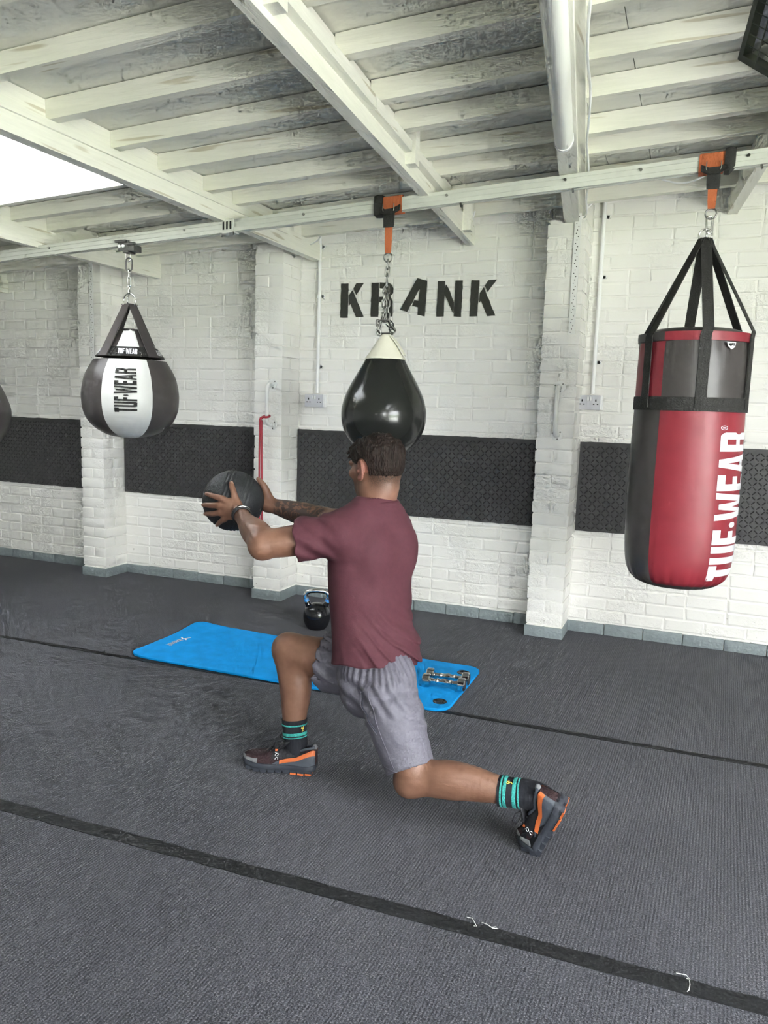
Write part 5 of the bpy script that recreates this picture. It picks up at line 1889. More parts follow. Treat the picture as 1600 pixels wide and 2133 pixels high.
# --- head
F.ell(hp3(-.012, 0, .018), (.098, .0755, .088), HA, .02)
F.ell(hp3(.030, 0, -.030), (.068, .062, .078), HA, .025)
F.ell(hp3(.040, 0, -.075), (.048, .048, .034), HA, .025)
F.ell(hp3(.070, 0, -.093), (.022, .026, .018), HA, .02)                 # chin
for s in (-1, 1):
    F.ell(hp3(.006, s * .050, -.070), (.030, .016, .026), HA, .02)      # jaw corner
    F.ell(hp3(.062, s * .045, -.012), (.026, .024, .018), HA, .015)     # cheekbone
    F.ell(hp3(.074, s * .030, .026), (.020, .030, .010), HA, .012)      # brow
    F.ell(hp3(.092, s * .032, .008), (.014, .017, .010), HA, .010, 'cut')   # eye socket
    F.ell(hp3(.078, s * .032, .008), (.0125, .0125, .0120), HA, .003)   # eyeball
    F.ell(hp3(.080, s * .032, .016), (.014, .018, .0050), HA, .004)     # lid
    # ear: rim, lobe, hollow
    ec = hp3(-.004, s * .0765, -.004)
    eo = hl * s
    rim = []
    for q in np.linspace(-2.4, 2.5, 12):
        rr = (.0155, .031)
        rim.append(ec + hf * (-math.cos(q) * rr[0] - .004) + hu * (math.sin(q) * rr[1]) + eo * (.006 + .007 * math.cos(q)))
    F.limb(rim, [.0048] * 12, up3, .006, sub=2)
    F.ell(ec + eo * .003 - hf * .004, (.013, .0055, .026), HA, .006)
    F.ell(ec + eo * .006 + hf * .006 - hu * .028, (.0075, .006, .010), HA, .006)
    F.ell(ec + eo * .010 + hf * .002 + hu * .002, (.0075, .006, .015), HA, .004, 'cut')
    F.ell(ec + eo * .006 + hf * .012 - hu * .004, (.004, .005, .008), HA, .004)
F.limb([hp3(.092, 0, .014), hp3(.106, 0, -.010), hp3(.116, 0, -.028)], [.009, .011, .0125], hl, .012)
for s in (-1, 1):
    F.ell(hp3(.104, s * .012, -.031), (.010, .0075, .0075), HA, .008)
F.ell(hp3(.091, 0, -.058), (.012, .024, .0065), HA, .006)
F.ell(hp3(.090, 0, -.069), (.012, .021, .0070), HA, .006)
F.ell(hp3(.102, 0, -.0635), (.006, .020, .0016), HA, .002, 'cut')
body, bv_ = F.skin('body', 'skin', person, 3)
# paint masks carried by the skin
def seg_t(v, a, b):
    ax = b - a
    t = ((v - a) @ ax) / (ax @ ax)
    d = np.linalg.norm(v - a - np.clip(t, 0, 1)[:, None] * ax, axis=1)
    return t, d
t_, d_ = seg_t(bv_, rw, re_)
tat = np.clip((t_ - .10) / .05, 0, 1) * np.clip((1.05 - t_) / .05, 0, 1) * (d_ < .065)
hq = (bv_ - HC) @ HA.T
f_, l_, u_ = hq[:, 0], hq[:, 1], hq[:, 2]
inh = np.linalg.norm(hq, axis=1) < .175
earz = (np.abs(l_) > .070) & (f_ > -.03) & (f_ < .02) & (u_ < .04)
back = np.clip((-.012 - f_) / .02, 0, 1) * np.clip((u_ + .092) / .055, 0, 1)
side_ = np.clip((.060 - f_) / .015, 0, 1) * np.clip((u_ - .000) / .025, 0, 1)
beard = .55 * np.clip((f_ - .0) / .03, 0, 1) * np.clip((-.030 - u_) / .02, 0, 1) * np.clip((u_ + .125) / .02, 0, 1)
stub = np.where(inh & ~earz, np.maximum(np.maximum(back, side_), beard), 0)
red = np.where(inh & earz, .55, 0) + np.where(inh & (f_ > .085) & (np.abs(u_ + .063) < .014), .6, 0)
red = red + .25 * np.clip(1 - np.linalg.norm(bv_ - J['neck'] - V3(.02, 0, .02), axis=1) / .10, 0, 1)
for nm, arr in (('tattoo', tat), ('stubble', stub), ('flush', np.clip(red, 0, 1))):
    at = body.data.attributes.new(nm, 'FLOAT', 'POINT')
    at.data.foreach_set('value', arr.astype(np.float32))

# --- hair: cropped sides, longer on top
G = Field(HC - .14, HC + .15, .0024)
def hair_d(P):
    q = (P - HC) @ HA.T
    f, l, u = q[..., 0], q[..., 1], q[..., 2]
    r = np.array((.098, .0755, .088))
    w = (q - np.array((-.012, 0, .018))) / r
    k0 = np.sqrt((w ** 2).sum(-1)); k1 = np.sqrt(((w / r) ** 2).sum(-1)) + 1e-9
    base = k0 * (k0 - 1) / k1
    # strands run back from the crown
    th = np.arctan2(l, u + .02)
    st = np.sin(th * 34 + 9 * np.sin(f * 40)) * .0011 + np.sin(th * 19 + f * 60) * .0012 + np.sin(f * 170 + l * 90) * .0009 + np.sin(f * 75 + l * 140 + 2) * .0010
    topness = np.clip((u - .018) / .05, 0, 1)
    front = np.clip((f - .02) / .05, 0, 1) * topness
    th_ = .0006 + .0016 * np.clip((u + .04) / .05, 0, 1) + .0121 * topness + .006 * front
    d = base - th_ - st * (.25 + topness * 1.3)
    # hairline: high over the forehead, round the ear, down to the nape
    line_front = f - (.078 + .22 * np.clip(u - .045, -.05, .05))
    ear = .030 - np.sqrt(((f + .004) / 1.0) ** 2 + ((u + .002) / 1.25) ** 2)
    nape = -(u + .046) + .25 * np.clip(f + .05, -.05, .1) * 0
    lowf = np.where(f > -.030, (.018 - u) + .3 * np.maximum(f - .03, 0), -1)
    return np.maximum(np.maximum(np.maximum(d, line_front), np.maximum(nape, lowf)), np.maximum(ear, -1) * (np.abs(l) > .05) - 10 * (np.abs(l) <= .05))
G.blend(HC - .135, HC + .145, hair_d, 0)
# loose front tufts
for (f0, l0, df, dl, du) in ((.068, .036, .026, .012, .000), (.074, .020, .030, .008, .006), (.078, .002, .030, .0, .010), (.074, -.018, .030, -.008, .008), (.068, -.034, .024, -.012, .002), (.050, .050, .020, .016, -.006), (.03, .052, .016, .014, .002)):
    p0 = hp3(f0 - .03, l0, .094 - abs(l0) * .55); p1 = hp3(f0, l0 + dl * .4, .093 - abs(l0) * .6 + du); p2 = hp3(f0 + df, l0 + dl, .084 - abs(l0) * .7 + du)
    G.limb([p0, p1, p2], [.010, .0095, .004], up3, .010, sub=3)
hair, _ = G.skin('hair', 'hair_brown', person, 1)
hair['label'] = 'short dark brown hair, cropped at the sides'

# --- t-shirt
S_ = Field((-1.30, 2.06, .36), (-.78, 2.80, 1.06), .0042)
S_.limb([J['t0'] - V3(.004, .0, .04), J['t0'] + V3(0, 0, .05), J['t1'] + V3(0, 0, .03), J['t2'], J['t3'], J['t4'], J['neck'] + V3(0, 0, -.002)],
        [(.176, .138), (.172, .132), (.164, .121), (.172, .122), (.178, .118), (.150, .094), (.082, .078)], lt, .02)
for sd, tip in (('l', .56), ('r', .52)):
    s0, e0 = J[sd + '_sho'], J[sd + '_elb']
    p1 = s0 + (e0 - s0) * tip
    S_.limb([s0 - ft * .02, s0 + (e0 - s0) * .15, s0 + (e0 - s0) * .32, p1], [(.068, .070), (.070, .073), (.071, .074), (.074, .076)], up3, .035, flat=(False, True))
    S_.limb([J['neck'] + V3(0, 0, -.030), J['neck'] * .45 + s0 * .55 + V3(0, 0, .005), s0 + V3(0, 0, .004)], [.056, .056, .058], lt, .04)
    bd = nz(e0 - s0)
    S_.limb([s0 + (e0 - s0) * (tip - .12), p1 + bd * .05], [.0575, .0605], up3, .0, 'cut')
# shoulder blades and spine
S_.ell(J['t3'] - ft * .085 + lt * .075 + V3(0, 0, -.01), (.03, .05, .07), np.stack([ft, lt, up3]), .05)
S_.ell(J['t3'] - ft * .085 - lt * .075 + V3(0, 0, -.01), (.03, .05, .07), np.stack([ft, lt, up3]), .05)
rr_ = V3(.93, .37, 0)
hem_c = J['t0']
def hem_plane(P):
    q = P - hem_c
    return (.455 + .19 * (q @ lt) - .13 * (q @ ft)) - P[..., 2]
def folds(P, a):
    s = (P - J['t1']) @ rr_.astype(np.float32)
    z = P[..., 2]
    ang = s * .78 + (z - .5) * .66
    w = 1.0 / .0455 * 2 * math.pi
    wav = np.sin(ang * w + 1.6 * np.sin(z * 21 + s * 6) + .8 * np.sin(s * 33))
    wav = np.maximum(wav, -.05)
    m = np.clip((.70 - z) / .16, 0, 1) * np.clip((s + .06) / .10, 0, 1)
    big = np.sin(ang * 58 + 1.1 + np.sin(z * 9)) * np.clip((.74 - z) / .2, 0, 1) * np.clip((s + .10) / .10, 0, 1)
    big = np.maximum(big, -.1)
    d = a - .0095 * np.sign(wav) * np.abs(wav) ** 1.3 * m - .0075 * big
    # bunching at the small of the back
    bun = np.exp(-((z - .545) / .03) ** 2) * np.clip((s - .08) / .05, 0, 1)
    d = d - .004 * bun
    # creases in the near sleeve
    q = P - J['l_sho'].astype(np.float32)
    al = q @ nz(J['l_elb'] - J['l_sho']).astype(np.float32)
    ms = np.clip((al - .0) / .03, 0, 1) * np.clip((.20 - al) / .03, 0, 1) * (P[..., 1] < 2.36) * np.clip((z - .83) / .03, 0, 1)
    d = d - .0035 * ms * np.sin(al * 70 - (z - .92) * 95)
    # creases across the upper back
    mu = np.clip((z - .86) / .06, 0, 1)
    d = d - .0018 * mu * np.sin(s * 60 + z * 35)
    return np.maximum(d, hem_plane(P) + .0028 * np.sin(s * 55))
S_.warp((-1.32, 2.04, .34), (-.76, 2.82, 1.08), folds)
# open hem and collar
S_.limb([J['t0'] - V3(0, 0, .08), J['t0'] + V3(0, 0, .06)], [(.164, .126), (.156, .118)], lt, 0, 'cut')
S_.limb([J['neck'] + V3(0, 0, -.035), J['neck'] + V3(-.01, .004, .05)], [(.066, .063), (.074, .068)], lt, 0, 'cut')
shirt, _ = S_.skin('t_shirt', 'maroon_jersey', person, 2)
shirt['label'] = 'maroon short-sleeved t-shirt'
# collar band
m = MB()
cp = []
for q in range(40):
    a_ = 2 * math.pi * q / 40
    cp.append(Vector(J['neck'] + ft * (.071 * math.cos(a_)) + lt * (.075 * math.sin(a_)) + V3(0, 0, .010 - .014 * math.cos(a_))))
m.tube(cp, .0085, 8, closed=True)
o = part('collar', m, 'maroon_jersey', shirt, 60)

# --- shorts
T_ = Field((-1.30, 2.02, .14), (-.66, 2.72, .58), .0040)
lh, lk, rh, rk = J['l_hip'], J['l_knee'], J['r_hip'], J['r_knee']
T_.limb([J['t0'] + V3(.0, 0, .030), J['t0'] + V3(.002, -.002, -.01), J['t0'] + V3(.012, 0, -.06)], [(.134, .108), (.145, .119), (.148, .124)], lt, .02)
ll = lambda t: lh + (lk - lh) * t
T_.limb([ll(-.06) + V3(.015, .03, .0), ll(.14) + V3(.004, 0, 0), ll(.38), ll(.64), ll(.90)], [(.084, .086), (.098, .100), (.098, .098), (.088, .088), (.080, .084)], lt, .035, flat=(False, True))
rl = lambda t: rh + (rk - rh) * t
T_.limb([rl(-.05), rl(.18), rl(.40), rl(.64)], [(.104, .104), (.106, .104), (.102, .102), (.098, .100)], lt, .035, flat=(False, True))
T_.limb([rl(.25) + V3(0, -.01, -.055), rl(.60) + V3(0, -.015, -.068)], [(.05, .040), (.045, .046)], lt, .03, flat=(False, True))       # slack under the thigh
T_.ell(J['t0'] + V3(.050, -.03, -.075), (.080, .095, .070), k=.04)      # seat
def sfolds(P, a):
    s = (P - lh.astype(np.float32)) @ rr_.astype(np.float32)
    z = P[..., 2]
    y = P[..., 1]
    axl = nz(lk - lh)
    al = (P - lh.astype(np.float32)) @ axl.astype(np.float32)
    near = np.clip((2.44 - y) / .06, 0, 1)
    d = a - .0030 * near * np.clip((al - .06) / .05, 0, 1) * np.maximum(np.sin((al * .86 - s * .55) * 105 + 1.8 * np.sin(s * 26 + al * 14)), -.3) * (.6 + .4 * np.sin(al * 31 + s * 17))
    d = d - .0050 * near * np.exp(-((al - .075 + .25 * s) / .016) ** 2) * -1.0                      # crease below the hip
    d = d - .0040 * near * np.clip((.46 - z) / .03, 0, 1) * np.clip((z - .34) / .03, 0, 1) * np.sin((z * .8 + s * .7) * 120 + 2 * np.sin(s * 22))
    th = np.arctan2((P - J['t0'].astype(np.float32)) @ lt.astype(np.float32), (P - J['t0'].astype(np.float32)) @ ft.astype(np.float32))
    band = np.clip((z - .425) / .02, 0, 1)
    return d - .0020 * band * np.sin(th * 46 + 3 * np.sin(th * 5))
T_.warp((-1.32, 2.0, .12), (-.64, 2.74, .60), sfolds)
T_.limb([ll(.74), ll(.97)], [(.072, .076), (.074, .078)], lt, 0, 'cut')
T_.limb([rl(.45), rl(.80)], [(.092, .094), (.092, .094)], lt, 0, 'cut')
shorts, _ = T_.skin('shorts', 'grey_shorts', person, 2)
shorts['label'] = 'light grey knee-length sports shorts'
m = MB()
from mathutils.bvhtree import BVHTree
_bvh = BVHTree.FromPolygons([v.co[:] for v in shorts.data.vertices], [tuple(p_.vertices) for p_ in shorts.data.polygons])
def on_shorts(al, s, off=.0008):
    p_ = Vector(ll(al)) + Vector(rr_) * s + Vector(lt) * .3
    hit = _bvh.ray_cast(p_, -Vector(lt))
    return (hit[0] + Vector(lt) * off) if hit[0] else None
def seam_line(name, q, r_, mat):
    pts = [on_shorts(a_, b_) for a_, b_ in q]
    pts = [p_ for p_ in pts if p_ is not None]
    if len(pts) > 2:
        m_ = MB(); m_.tube(pts, r_, 6)
        part(name, m_, mat, shorts, 60)
seam_line('side_seam', [(t, .012 + .004 * math.sin(t * 9)) for t in np.linspace(.02, .88, 26)], .0012, 'grey_shorts')
seam_line('pocket_edge', [(.06 + .42 * t, -.050 - .030 * math.sin(t * math.pi) + .035 * t) for t in np.linspace(0, 1, 16)], .0024, 'grey_shorts')
seam_line('pocket_opening', [(.08 + .38 * t, -.043 - .026 * math.sin(t * math.pi) + .035 * t) for t in np.linspace(0, 1, 16)], .0020, 'shorts_lining')
seam_line('hem_stitch', [(.84, s_) for s_ in np.linspace(-.065, .065, 18)], .0010, 'grey_shorts')
pk = [Vector(ll(.02) + lt * .098 - rr_ * .045 + V3(0, 0, .01)), Vector(ll(.18) + lt * .100 - rr_ * .055), Vector(ll(.34) + lt * .098 - rr_ * .030)]

# --- socks with striped cuffs
def loft(m, pts, rad, side, n=26, sub=4, closed_ends=True, ribs=0, amp=0):
    P, Rr = spline(pts, rad, sub)
    vs = []
    for i in range(len(P)):
        ax = nz(P[min(i + 1, len(P) - 1)] - P[max(i - 1, 0)])
        u = np.array(side, float); u = nz(u - ax * (u @ ax)); w = np.cross(ax, u)
        for k in range(n):
            a_ = 2 * math.pi * k / n
            g = 1 + amp * math.cos(ribs * a_)
            vs.append(P[i] + u * (Rr[i, 0] * g * math.cos(a_)) + w * (Rr[i, 1] * g * math.sin(a_)))
    fs = [(i * n + k, i * n + (k + 1) % n, (i + 1) * n + (k + 1) % n, (i + 1) * n + k) for i in range(len(P) - 1) for k in range(n)]
    if closed_ends:
        fs += [tuple(range(n)), tuple((len(P) - 1) * n + k for k in range(n))]
    m.add(vs, fs)
def sock(path, rad, stripes, mark, label):
    m = MB()
    loft(m, path, rad, lt, 60, 6, True, 30, .012)
    o = part('sock', m, 'navy_sock', person, 60, label)
    P, Rr = spline(path, rad, 12)
    L = np.concatenate([[0], np.cumsum(np.linalg.norm(np.diff(P, axis=0), axis=1))])
    def at(s):
        return np.array([np.interp(s, L, P[:, c]) for c in range(3)]), np.array([np.interp(s, L, Rr[:, c]) for c in range(2)])
    for (s0, s1) in stripes:
        m = MB()
        (pa, ra), (pb, rb) = at(s0), at(s1)
        loft(m, [pa, (pa + pb) / 2, pb], [ra + .0016, (ra + rb) / 2 + .0022, rb + .0016], lt, 44, 2, True)
        part('stripe', m, 'teal_stripe', o, 60)
    # small yellow stitched mark
    s, off = mark
    p, r_ = at(s)
    p2, _ = at(s + .02)
    ax = nz(p2 - p)
    view = nz(V3(0, 0, 1.35) - p)
    nrm = nz(view - ax * (view @ ax) + off * np.cross(ax, view))
    sd = np.cross(ax, nrm)
    c = p + nrm * (r_.mean() + .0022)
    m = MB()
    for st in ([(-.006, .009), (-.001, .006), (-.005, .002), (.003, .000), (-.002, -.004), (.004, -.009)], [(.003, .009), (.006, .004), (.000, .002)]):
        m.tube([Vector(c + sd * x_ + ax * -y_) for x_, y_ in st], .0014, 6)
    part('stitched_mark', m, 'yellow_thread', o, 60)
ldir = nz(J['l_ankle'] - J['l_knee'])
sock([lp(.725), lp(.86), lp(.985), lp(1.07) + V3(0, 0, -.012), lp(1.10) + V3(.0, .01, -.055)], [(.0470, .0470), (.0425, .0445), (.0405, .0455), (.040, .046), (.036, .040)], [(.008, .013), (.017, .027), (.046, .057), (.062, .067)], (.036, -.75), 'black sock with teal stripes on the rear leg')
sock([rp(.725, .004), rp(.86, .003), rp(.98, .004), rp(1.10, .004), rp(1.20, -.01)], [(.0470, .0470), (.0430, .0450), (.0410, .0465), (.041, .048), (.038, .044)], [(.016, .021), (.046, .057), (.062, .066)], (.033, -.8), 'black sock with teal stripes on the front leg')

# --- running shoes
def shoe(frame, label, bend=0.0):
    """frame(s, w, u): s along the sole from the heel, w outwards, u up from the ground"""
    root = bpy.data.objects.new('shoe', None)
    COL.objects.link(root)
    root.parent = person
    root.matrix_parent_inverse = Matrix.Translation(-Vector(person['_base']))
    root['label'] = label
    root['_base'] = (0, 0, 0)
    root.empty_display_size = .05
    LN = .285
    def hw(s):           # half width of the sole
        t = s / LN
        return np.interp(t, [0, .04, .12, .3, .45, .68, .82, .93, .985, 1.0], [.016, .029, .035, .034, .035, .046, .045, .034, .018, .006])
    def hh(s):           # height of the upper above the sole
        t = s / LN
        return np.interp(t, [0, .04, .14, .26, .36, .48, .62, .76, .9, 1.0], [.060, .070, .066, .052, .058, .062, .048, .036, .028, .010])
    sts = np.linspace(0.004, LN - .002, 34)
    lift_ = lambda s: .012 * max(0, (s / LN - .72) / .28) ** 2 + .006 * max(0, (.12 - s / LN) / .12)
    z0 = .024
    def band(name, mat, zfun0, zfun1, s0, s1, out, par, lab=None, n=9):
        """a skin strip on both flanks between two heights (fractions of the upper)"""
        m = MB()
        ss = np.linspace(s0, s1, 26)
        for sg in (-1, 1):
            vs = []
            for s in ss:
                for k in range(n):
                    f = zfun0(s) + (zfun1(s) - zfun0(s)) * k / (n - 1)
                    vs.append(frame(*upt(s, sg, f, out)))
            fs = [(i * n + k, i * n + k + 1, (i + 1) * n + k + 1, (i + 1) * n + k) for i in range(len(ss) - 1) for k in range(n - 1)]
            m.add(vs, fs)
        return part(name, m, mat, par, 60, lab)
    def upt(s, sg, f, out=0.0):
        """point on the upper: f 0 at the sole edge, 1 at the top line"""
        a_ = f * math.pi / 2
        w = hw(s) * (1 - .0 * f)
        ww = (w - .002) * (math.cos(a_) ** .62) + out * math.cos(a_)
        uu = z0 + lift_(s) + (hh(s)) * (math.sin(a_) ** .9) + out * math.sin(a_)
        return s, sg * ww, uu
    m = MB()                                   # upper
    n = 11
    rows = []
    for s in sts:
        row = [upt(s, -1, k / (n - 1)) for k in range(n)] + [upt(s, 1, k / (n - 1)) for k in range(n - 2, -1, -1)]
        rows.append(row)
    nn_ = len(rows[0])
    m.add([frame(*p) for r in rows for p in r], [(i * nn_ + k, i * nn_ + k + 1, (i + 1) * nn_ + k + 1, (i + 1) * nn_ + k) for i in range(len(rows) - 1) for k in range(nn_ - 1)] + [tuple(range(nn_)), tuple((len(rows) - 1) * nn_ + k for k in range(nn_))])
    part('upper', m, 'shoe_mesh', root, 60)
    m = MB()                                   # midsole
    outl_ = [(s, -hw(s) - .004) for s in sts] + [(s, hw(s) + .004) for s in sts[::-1]]
    c = len(outl_)
    lv = [(0.010, .92), (.016, 1.0), (.026, 1.02), (.032, .97)]
    vs = []
    for (u, sc) in lv:
        for (s, w) in outl_:
            vs.append(frame(s, w * sc, u + lift_(s)))
    fs = [(i * c + k, i * c + (k + 1) % c, (i + 1) * c + (k + 1) % c, (i + 1) * c + k) for i in range(len(lv) - 1) for k in range(c)] + [tuple(range(c)), tuple((len(lv) - 1) * c + k for k in range(c))]
    m.add(vs, fs)
    sole = part('sole', m, 'sole_foam', root, 50)
    npod = 9
    for sg in (-1, 1):                         # cushion pods with gaps between them
        for k in range(npod):
            s = .012 + (LN - .034) * (k + .5) / npod
            hl_ = (LN - .034) / npod * .40
            w = hw(s)
            m = MB()
            q = [(s - hl_, sg * (w * .25), 0), (s + hl_, sg * (w * .25), 0), (s + hl_, sg * (w + .002), 0), (s - hl_, sg * (w + .002), 0)]
            top_ = [(s - hl_ * 1.25, sg * (w * .2), .014), (s + hl_ * 1.25, sg * (w * .2), .014), (s + hl_ * 1.25, sg * (w + .003), .014), (s - hl_ * 1.25, sg * (w + .003), .014)]
            m.hexa([frame(a_, b_, c_ + lift_(s)) for a_, b_, c_ in q + top_])
            pd_ = part('sole_pod', m, 'sole_foam', sole)
            if k < 3:
                m = MB()
                m.hexa([frame(a_, b_, c_ + lift_(s) - .0012) for a_, b_, c_ in q] + [frame(a_, b_, .005 + lift_(s)) for a_, b_, c_ in q])
                for v_ in range(len(m.v)):
                    pass
                m2 = MB()
                q2 = [(s - hl_ * 1.03, sg * (w * .24), -.0005), (s + hl_ * 1.03, sg * (w * .24), -.0005), (s + hl_ * 1.03, sg * (w + .0042), -.0005), (s - hl_ * 1.03, sg * (w + .0042), -.0005)]
                m2.hexa([frame(a_, b_, c_ + lift_(s)) for a_, b_, c_ in q2] + [frame(a_, b_, .0055 + lift_(s)) for a_, b_, c_ in q2])
                part('outsole_tread', m2, 'shoe_orange', sole)
    # heel counter, orange flash, toe cap, collar
    band('heel_counter', 'shoe_grey', lambda s: -.05, lambda s: .52 - .40 * max(0, (s - .05) / .11), .004, .16, .0022, root)
    band('heel_flash', 'shoe_orange', lambda s: .40 - .30 * max(0, (s - .03) / .10), lambda s: .66 - .46 * max(0, (s - .02) / .12), .004, .135, .0036, root, 'orange heel flash')
    band('toe_cap', 'shoe_lightgrey', lambda s: -.05, lambda s: .42 + .5 * max(0, (s - .262) / .02), .218, .284, .0020, root)
    band('side_panel', 'shoe_black', lambda s: .30, lambda s: .96, .045, .165, .0014, root)
    m = MB()
    col_ = [(s, 1) for s in np.linspace(.006, .105, 12)]
    loop_ = [frame(*upt(s, 1, .86 + .0 * s, .003)) for s in np.linspace(.105, .010, 10)] + [frame(*upt(s, -1, .86, .003)) for s in np.linspace(.010, .105, 10)]
    m.tube(loop_, .0052, 8, closed=True)
    part('collar_padding', m, 'shoe_grey', root, 60)
    m = MB()
    m.sphere(tuple(frame(.010, 0, z0 + .074)), (.010, .010, .012), 12)
    part('heel_tab', m, 'shoe_lightgrey', root, 60)
    # tongue and laces
    m = MB()
    loft(m, [np.array(frame(.165, 0, z0 + .052)), np.array(frame(.135, 0, z0 + .066)), np.array(frame(.108, 0, z0 + .084)), np.array(frame(.100, 0, z0 + .092))], [(.020, .006), (.021, .007), (.020, .006), (.016, .004)], np.array(frame(.1, 1, 0)) - np.array(frame(.1, 0, 0)), 16, 3)
    part('tongue', m, 'shoe_black', root, 60)
    m = MB()
    for k in range(5):
        s = .118 + k * .014
        a_, b_ = upt(s, -1, .80, .004), upt(s + .010, 1, .80, .004)
        md = upt(s + .005, 1, 1.0, .007)
        m.tube([frame(*a_), frame(md[0], 0, md[2]), frame(*b_)], .0024, 6)
        a_, b_ = upt(s + .010, -1, .80, .004), upt(s, 1, .80, .004)
        m.tube([frame(*a_), frame(md[0], 0, md[2] + .001), frame(*b_)], .0024, 6)
    part('laces', m, 'shoe_black', root, 60)
    m = MB()
    for sg in (-1, 1):
        q = [frame(.116, 0, z0 + .080), frame(.132, sg * .016, z0 + .096), frame(.150, sg * .030, z0 + .094), frame(.152, sg * .036, z0 + .080), frame(.136, sg * .026, z0 + .076), frame(.118, sg * .004, z0 + .078)]
        m.tube(q, .0022, 6)
        m.tube([frame(.116, 0, z0 + .080), frame(.126, sg * .012, z0 + .078), frame(.140, sg * .022, z0 + .066)], .0022, 6)
    part('lace_bow', m, 'shoe_black', root, 60)
    m = MB()                                    # orange eyelet tab and white mark
    for sg in (-1, 1):
        s_, w_, u_ = upt(.150, sg, .72, .004)
        m.add([frame(s_ - .005, w_, u_ - .004), frame(s_ + .005, w_, u_ - .004), frame(s_ + .005, w_ * .92, u_ + .004), frame(s_ - .005, w_ * .92, u_ + .004)], [(0, 1, 2, 3)])
    part('eyelet_tab', m, 'shoe_orange', root)
    m = MB()
    for sg in (-1, 1):
        def onu(a_, b_):
            return frame(*upt(.146 + a_, sg, b_, .0042))
        ring_ = [onu(.006 * math.cos(q), .47 + .065 * math.sin(q)) for q in np.linspace(0, 2 * math.pi, 11)]
        m.tube(ring_, .0011, 5)
        m.tube([onu(.0005, .535), onu(.006, .60), onu(.0085, .62)], .0011, 5)
        m.tube([onu(.005 * math.cos(q) + .0, .28 + .07 * math.sin(q)) for q in np.linspace(-.3, math.pi + .3, 9)], .0011, 5)
    part('brand_mark', m, 'white_print', root, 60)
    return root
# front shoe, flat on the carpet
_h, _d = V3(-1.196, 2.418, .001), nz((-.968, -.205, 0))
_w = nz(np.cross(_d, up3)); _w = -_w
def frame_r(s, w, u):
    return Vector(_h + _d * s + (-_w) * (-w) + up3 * u)
shoe(frame_r, 'dark running shoe flat on the carpet under the front foot')
# rear shoe, heel raised, toes bent on the carpet
_b = V3(-.335, 2.262, .012)
_D1 = nz(_b - V3(-.243, 2.205, .232)); _D2 = nz((-.985, .06, -.02))
_W = nz(np.cross(_D2, _D1)); 
_U1 = nz(np.cross(_D1, _W)); 
if _U1 @ V3(-1, 0, 0) < 0:
    _U1 = -_U1; _W = -_W
_phi = math.acos(np.clip(_D1 @ _D2, -1, 1))
_axis = nz(np.cross(_D1, _D2))
SB = .205
def frame_l(s, w, u):
    t = np.clip((s - SB + .035) / .07, 0, 1)
    t = t * t * (3 - 2 * t)
    ang = _phi * .97 * t
    c, sn = math.cos(ang), math.sin(ang)
    rot = lambda v: v * c + np.cross(_axis, v) * sn + _axis * (_axis @ v) * (1 - c)
    if s < SB:
        base = _b + _D1 * (s - SB)
    else:
        base = _b + rot(_D1) * (s - SB)
    return Vector(base + _W * w + rot(_U1) * u)
shoe(frame_l, 'dark running shoe bent on its toes under the rear foot')

# --- bracelets on the near wrist
wd = nz(lw - le)
for (t, r_, mt) in ((.955, .0035, 'bracelet_black'), (.985, .0030, 'bracelet_black'), (1.01, .0032, 'bracelet_black')):
    c = le + (lw - le) * t
    u = nz(up3 - wd * (up3 @ wd)); w = np.cross(wd, u)
    m = MB()
    m.tube([Vector(c + u * (.0330 * math.cos(q)) + w * (.0335 * math.sin(q))) for q in np.linspace(0, 2 * math.pi, 33)[:-1]], r_, 8, closed=True)
    br = part('bracelet', m, mt, person, 60)
c = le + (lw - le) * .985
m = MB()
m.tube([Vector(c + u * (.0355 * math.cos(q)) + w * (.036 * math.sin(q))) for q in np.linspace(-.5, .9, 9)], .0042, 8)
part('clasp', m, 'chrome', br, 60)
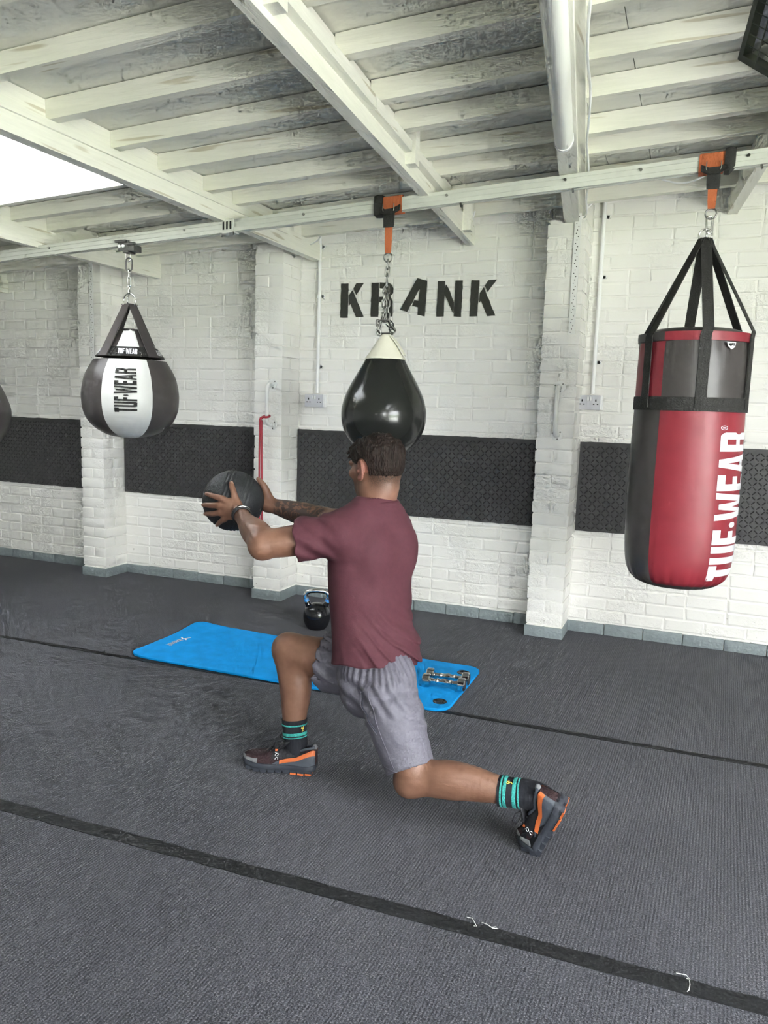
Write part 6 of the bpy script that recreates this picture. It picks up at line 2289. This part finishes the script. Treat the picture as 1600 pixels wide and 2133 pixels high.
# finger nails on the near hand
for nm, pts in HANDL.items():
    p, r_ = outof(pts[-1], RADF[nm][-1]), RADF[nm][-1]
    q = outof(pts[-2], RADF[nm][-2])
    d = nz(p - q); o_ = nz(p - bc); o_ = nz(o_ - d * (o_ @ d)); sdv = np.cross(d, o_)
    if nm == 'thumb':
        o_ = nz(o_ * .8 + sdv * .1)
    m = MB()
    vs = []
    for iu in range(5):
        for iv in range(5):
            a_ = (iv / 4 - .5) * 1.7
            ln = (iu / 4 - .35) * .011
            vs.append(Vector(p + d * ln + (o_ * math.cos(a_) + sdv * math.sin(a_)) * (r_ + .0006 - .0012 * (iu / 4) ** 2)))
    m.add(vs, [(i * 5 + k, i * 5 + k + 1, (i + 1) * 5 + k + 1, (i + 1) * 5 + k) for i in range(4) for k in range(4)])
    part('fingernail', m, 'fingernail_pink', body, 60)

# ================================================================== medicine ball in his hands
mb_root = thing('medicine_ball', 'black rubber medicine ball held between both hands', 'medicine ball', tuple(bc))
def ball_mesh():
    nu, nv = 96, 110
    ax = nz((-.80, -.45, .30)); u = nz(np.cross(ax, V3(0, 1, 0))); w = np.cross(ax, u)
    vs = []
    for i in range(nv + 1):
        la = math.pi * i / nv - math.pi / 2
        for k in range(nu):
            lo_ = 2 * math.pi * k / nu
            g = 0.0
            for gl in (-.42, -.30, -.18, .18, .30, .42):
                g += .0026 * math.exp(-((la - gl) / .026) ** 2)
            r_ = BR - g
            vs.append(Vector(bc + r_ * (math.cos(la) * (math.cos(lo_) * u + math.sin(lo_) * w) + math.sin(la) * ax)))
    m = MB()
    m.add(vs, [(i * nu + k, i * nu + (k + 1) % nu, (i + 1) * nu + (k + 1) % nu, (i + 1) * nu + k) for i in range(nv) for k in range(nu)])
    return m
part('rubber_shell', ball_mesh(), 'ball_rubber', mb_root, 'all')
m = MB()
va = nz((.93, .1, -.22))
m.tube([Vector(bc + va * (BR - .002)), Vector(bc + va * (BR + .0006))], .006, 14)
part('valve', m, 'dark_steel', mb_root, 40)
for o in list(bpy.data.objects):
    if '_base' in o:
        del o['_base']
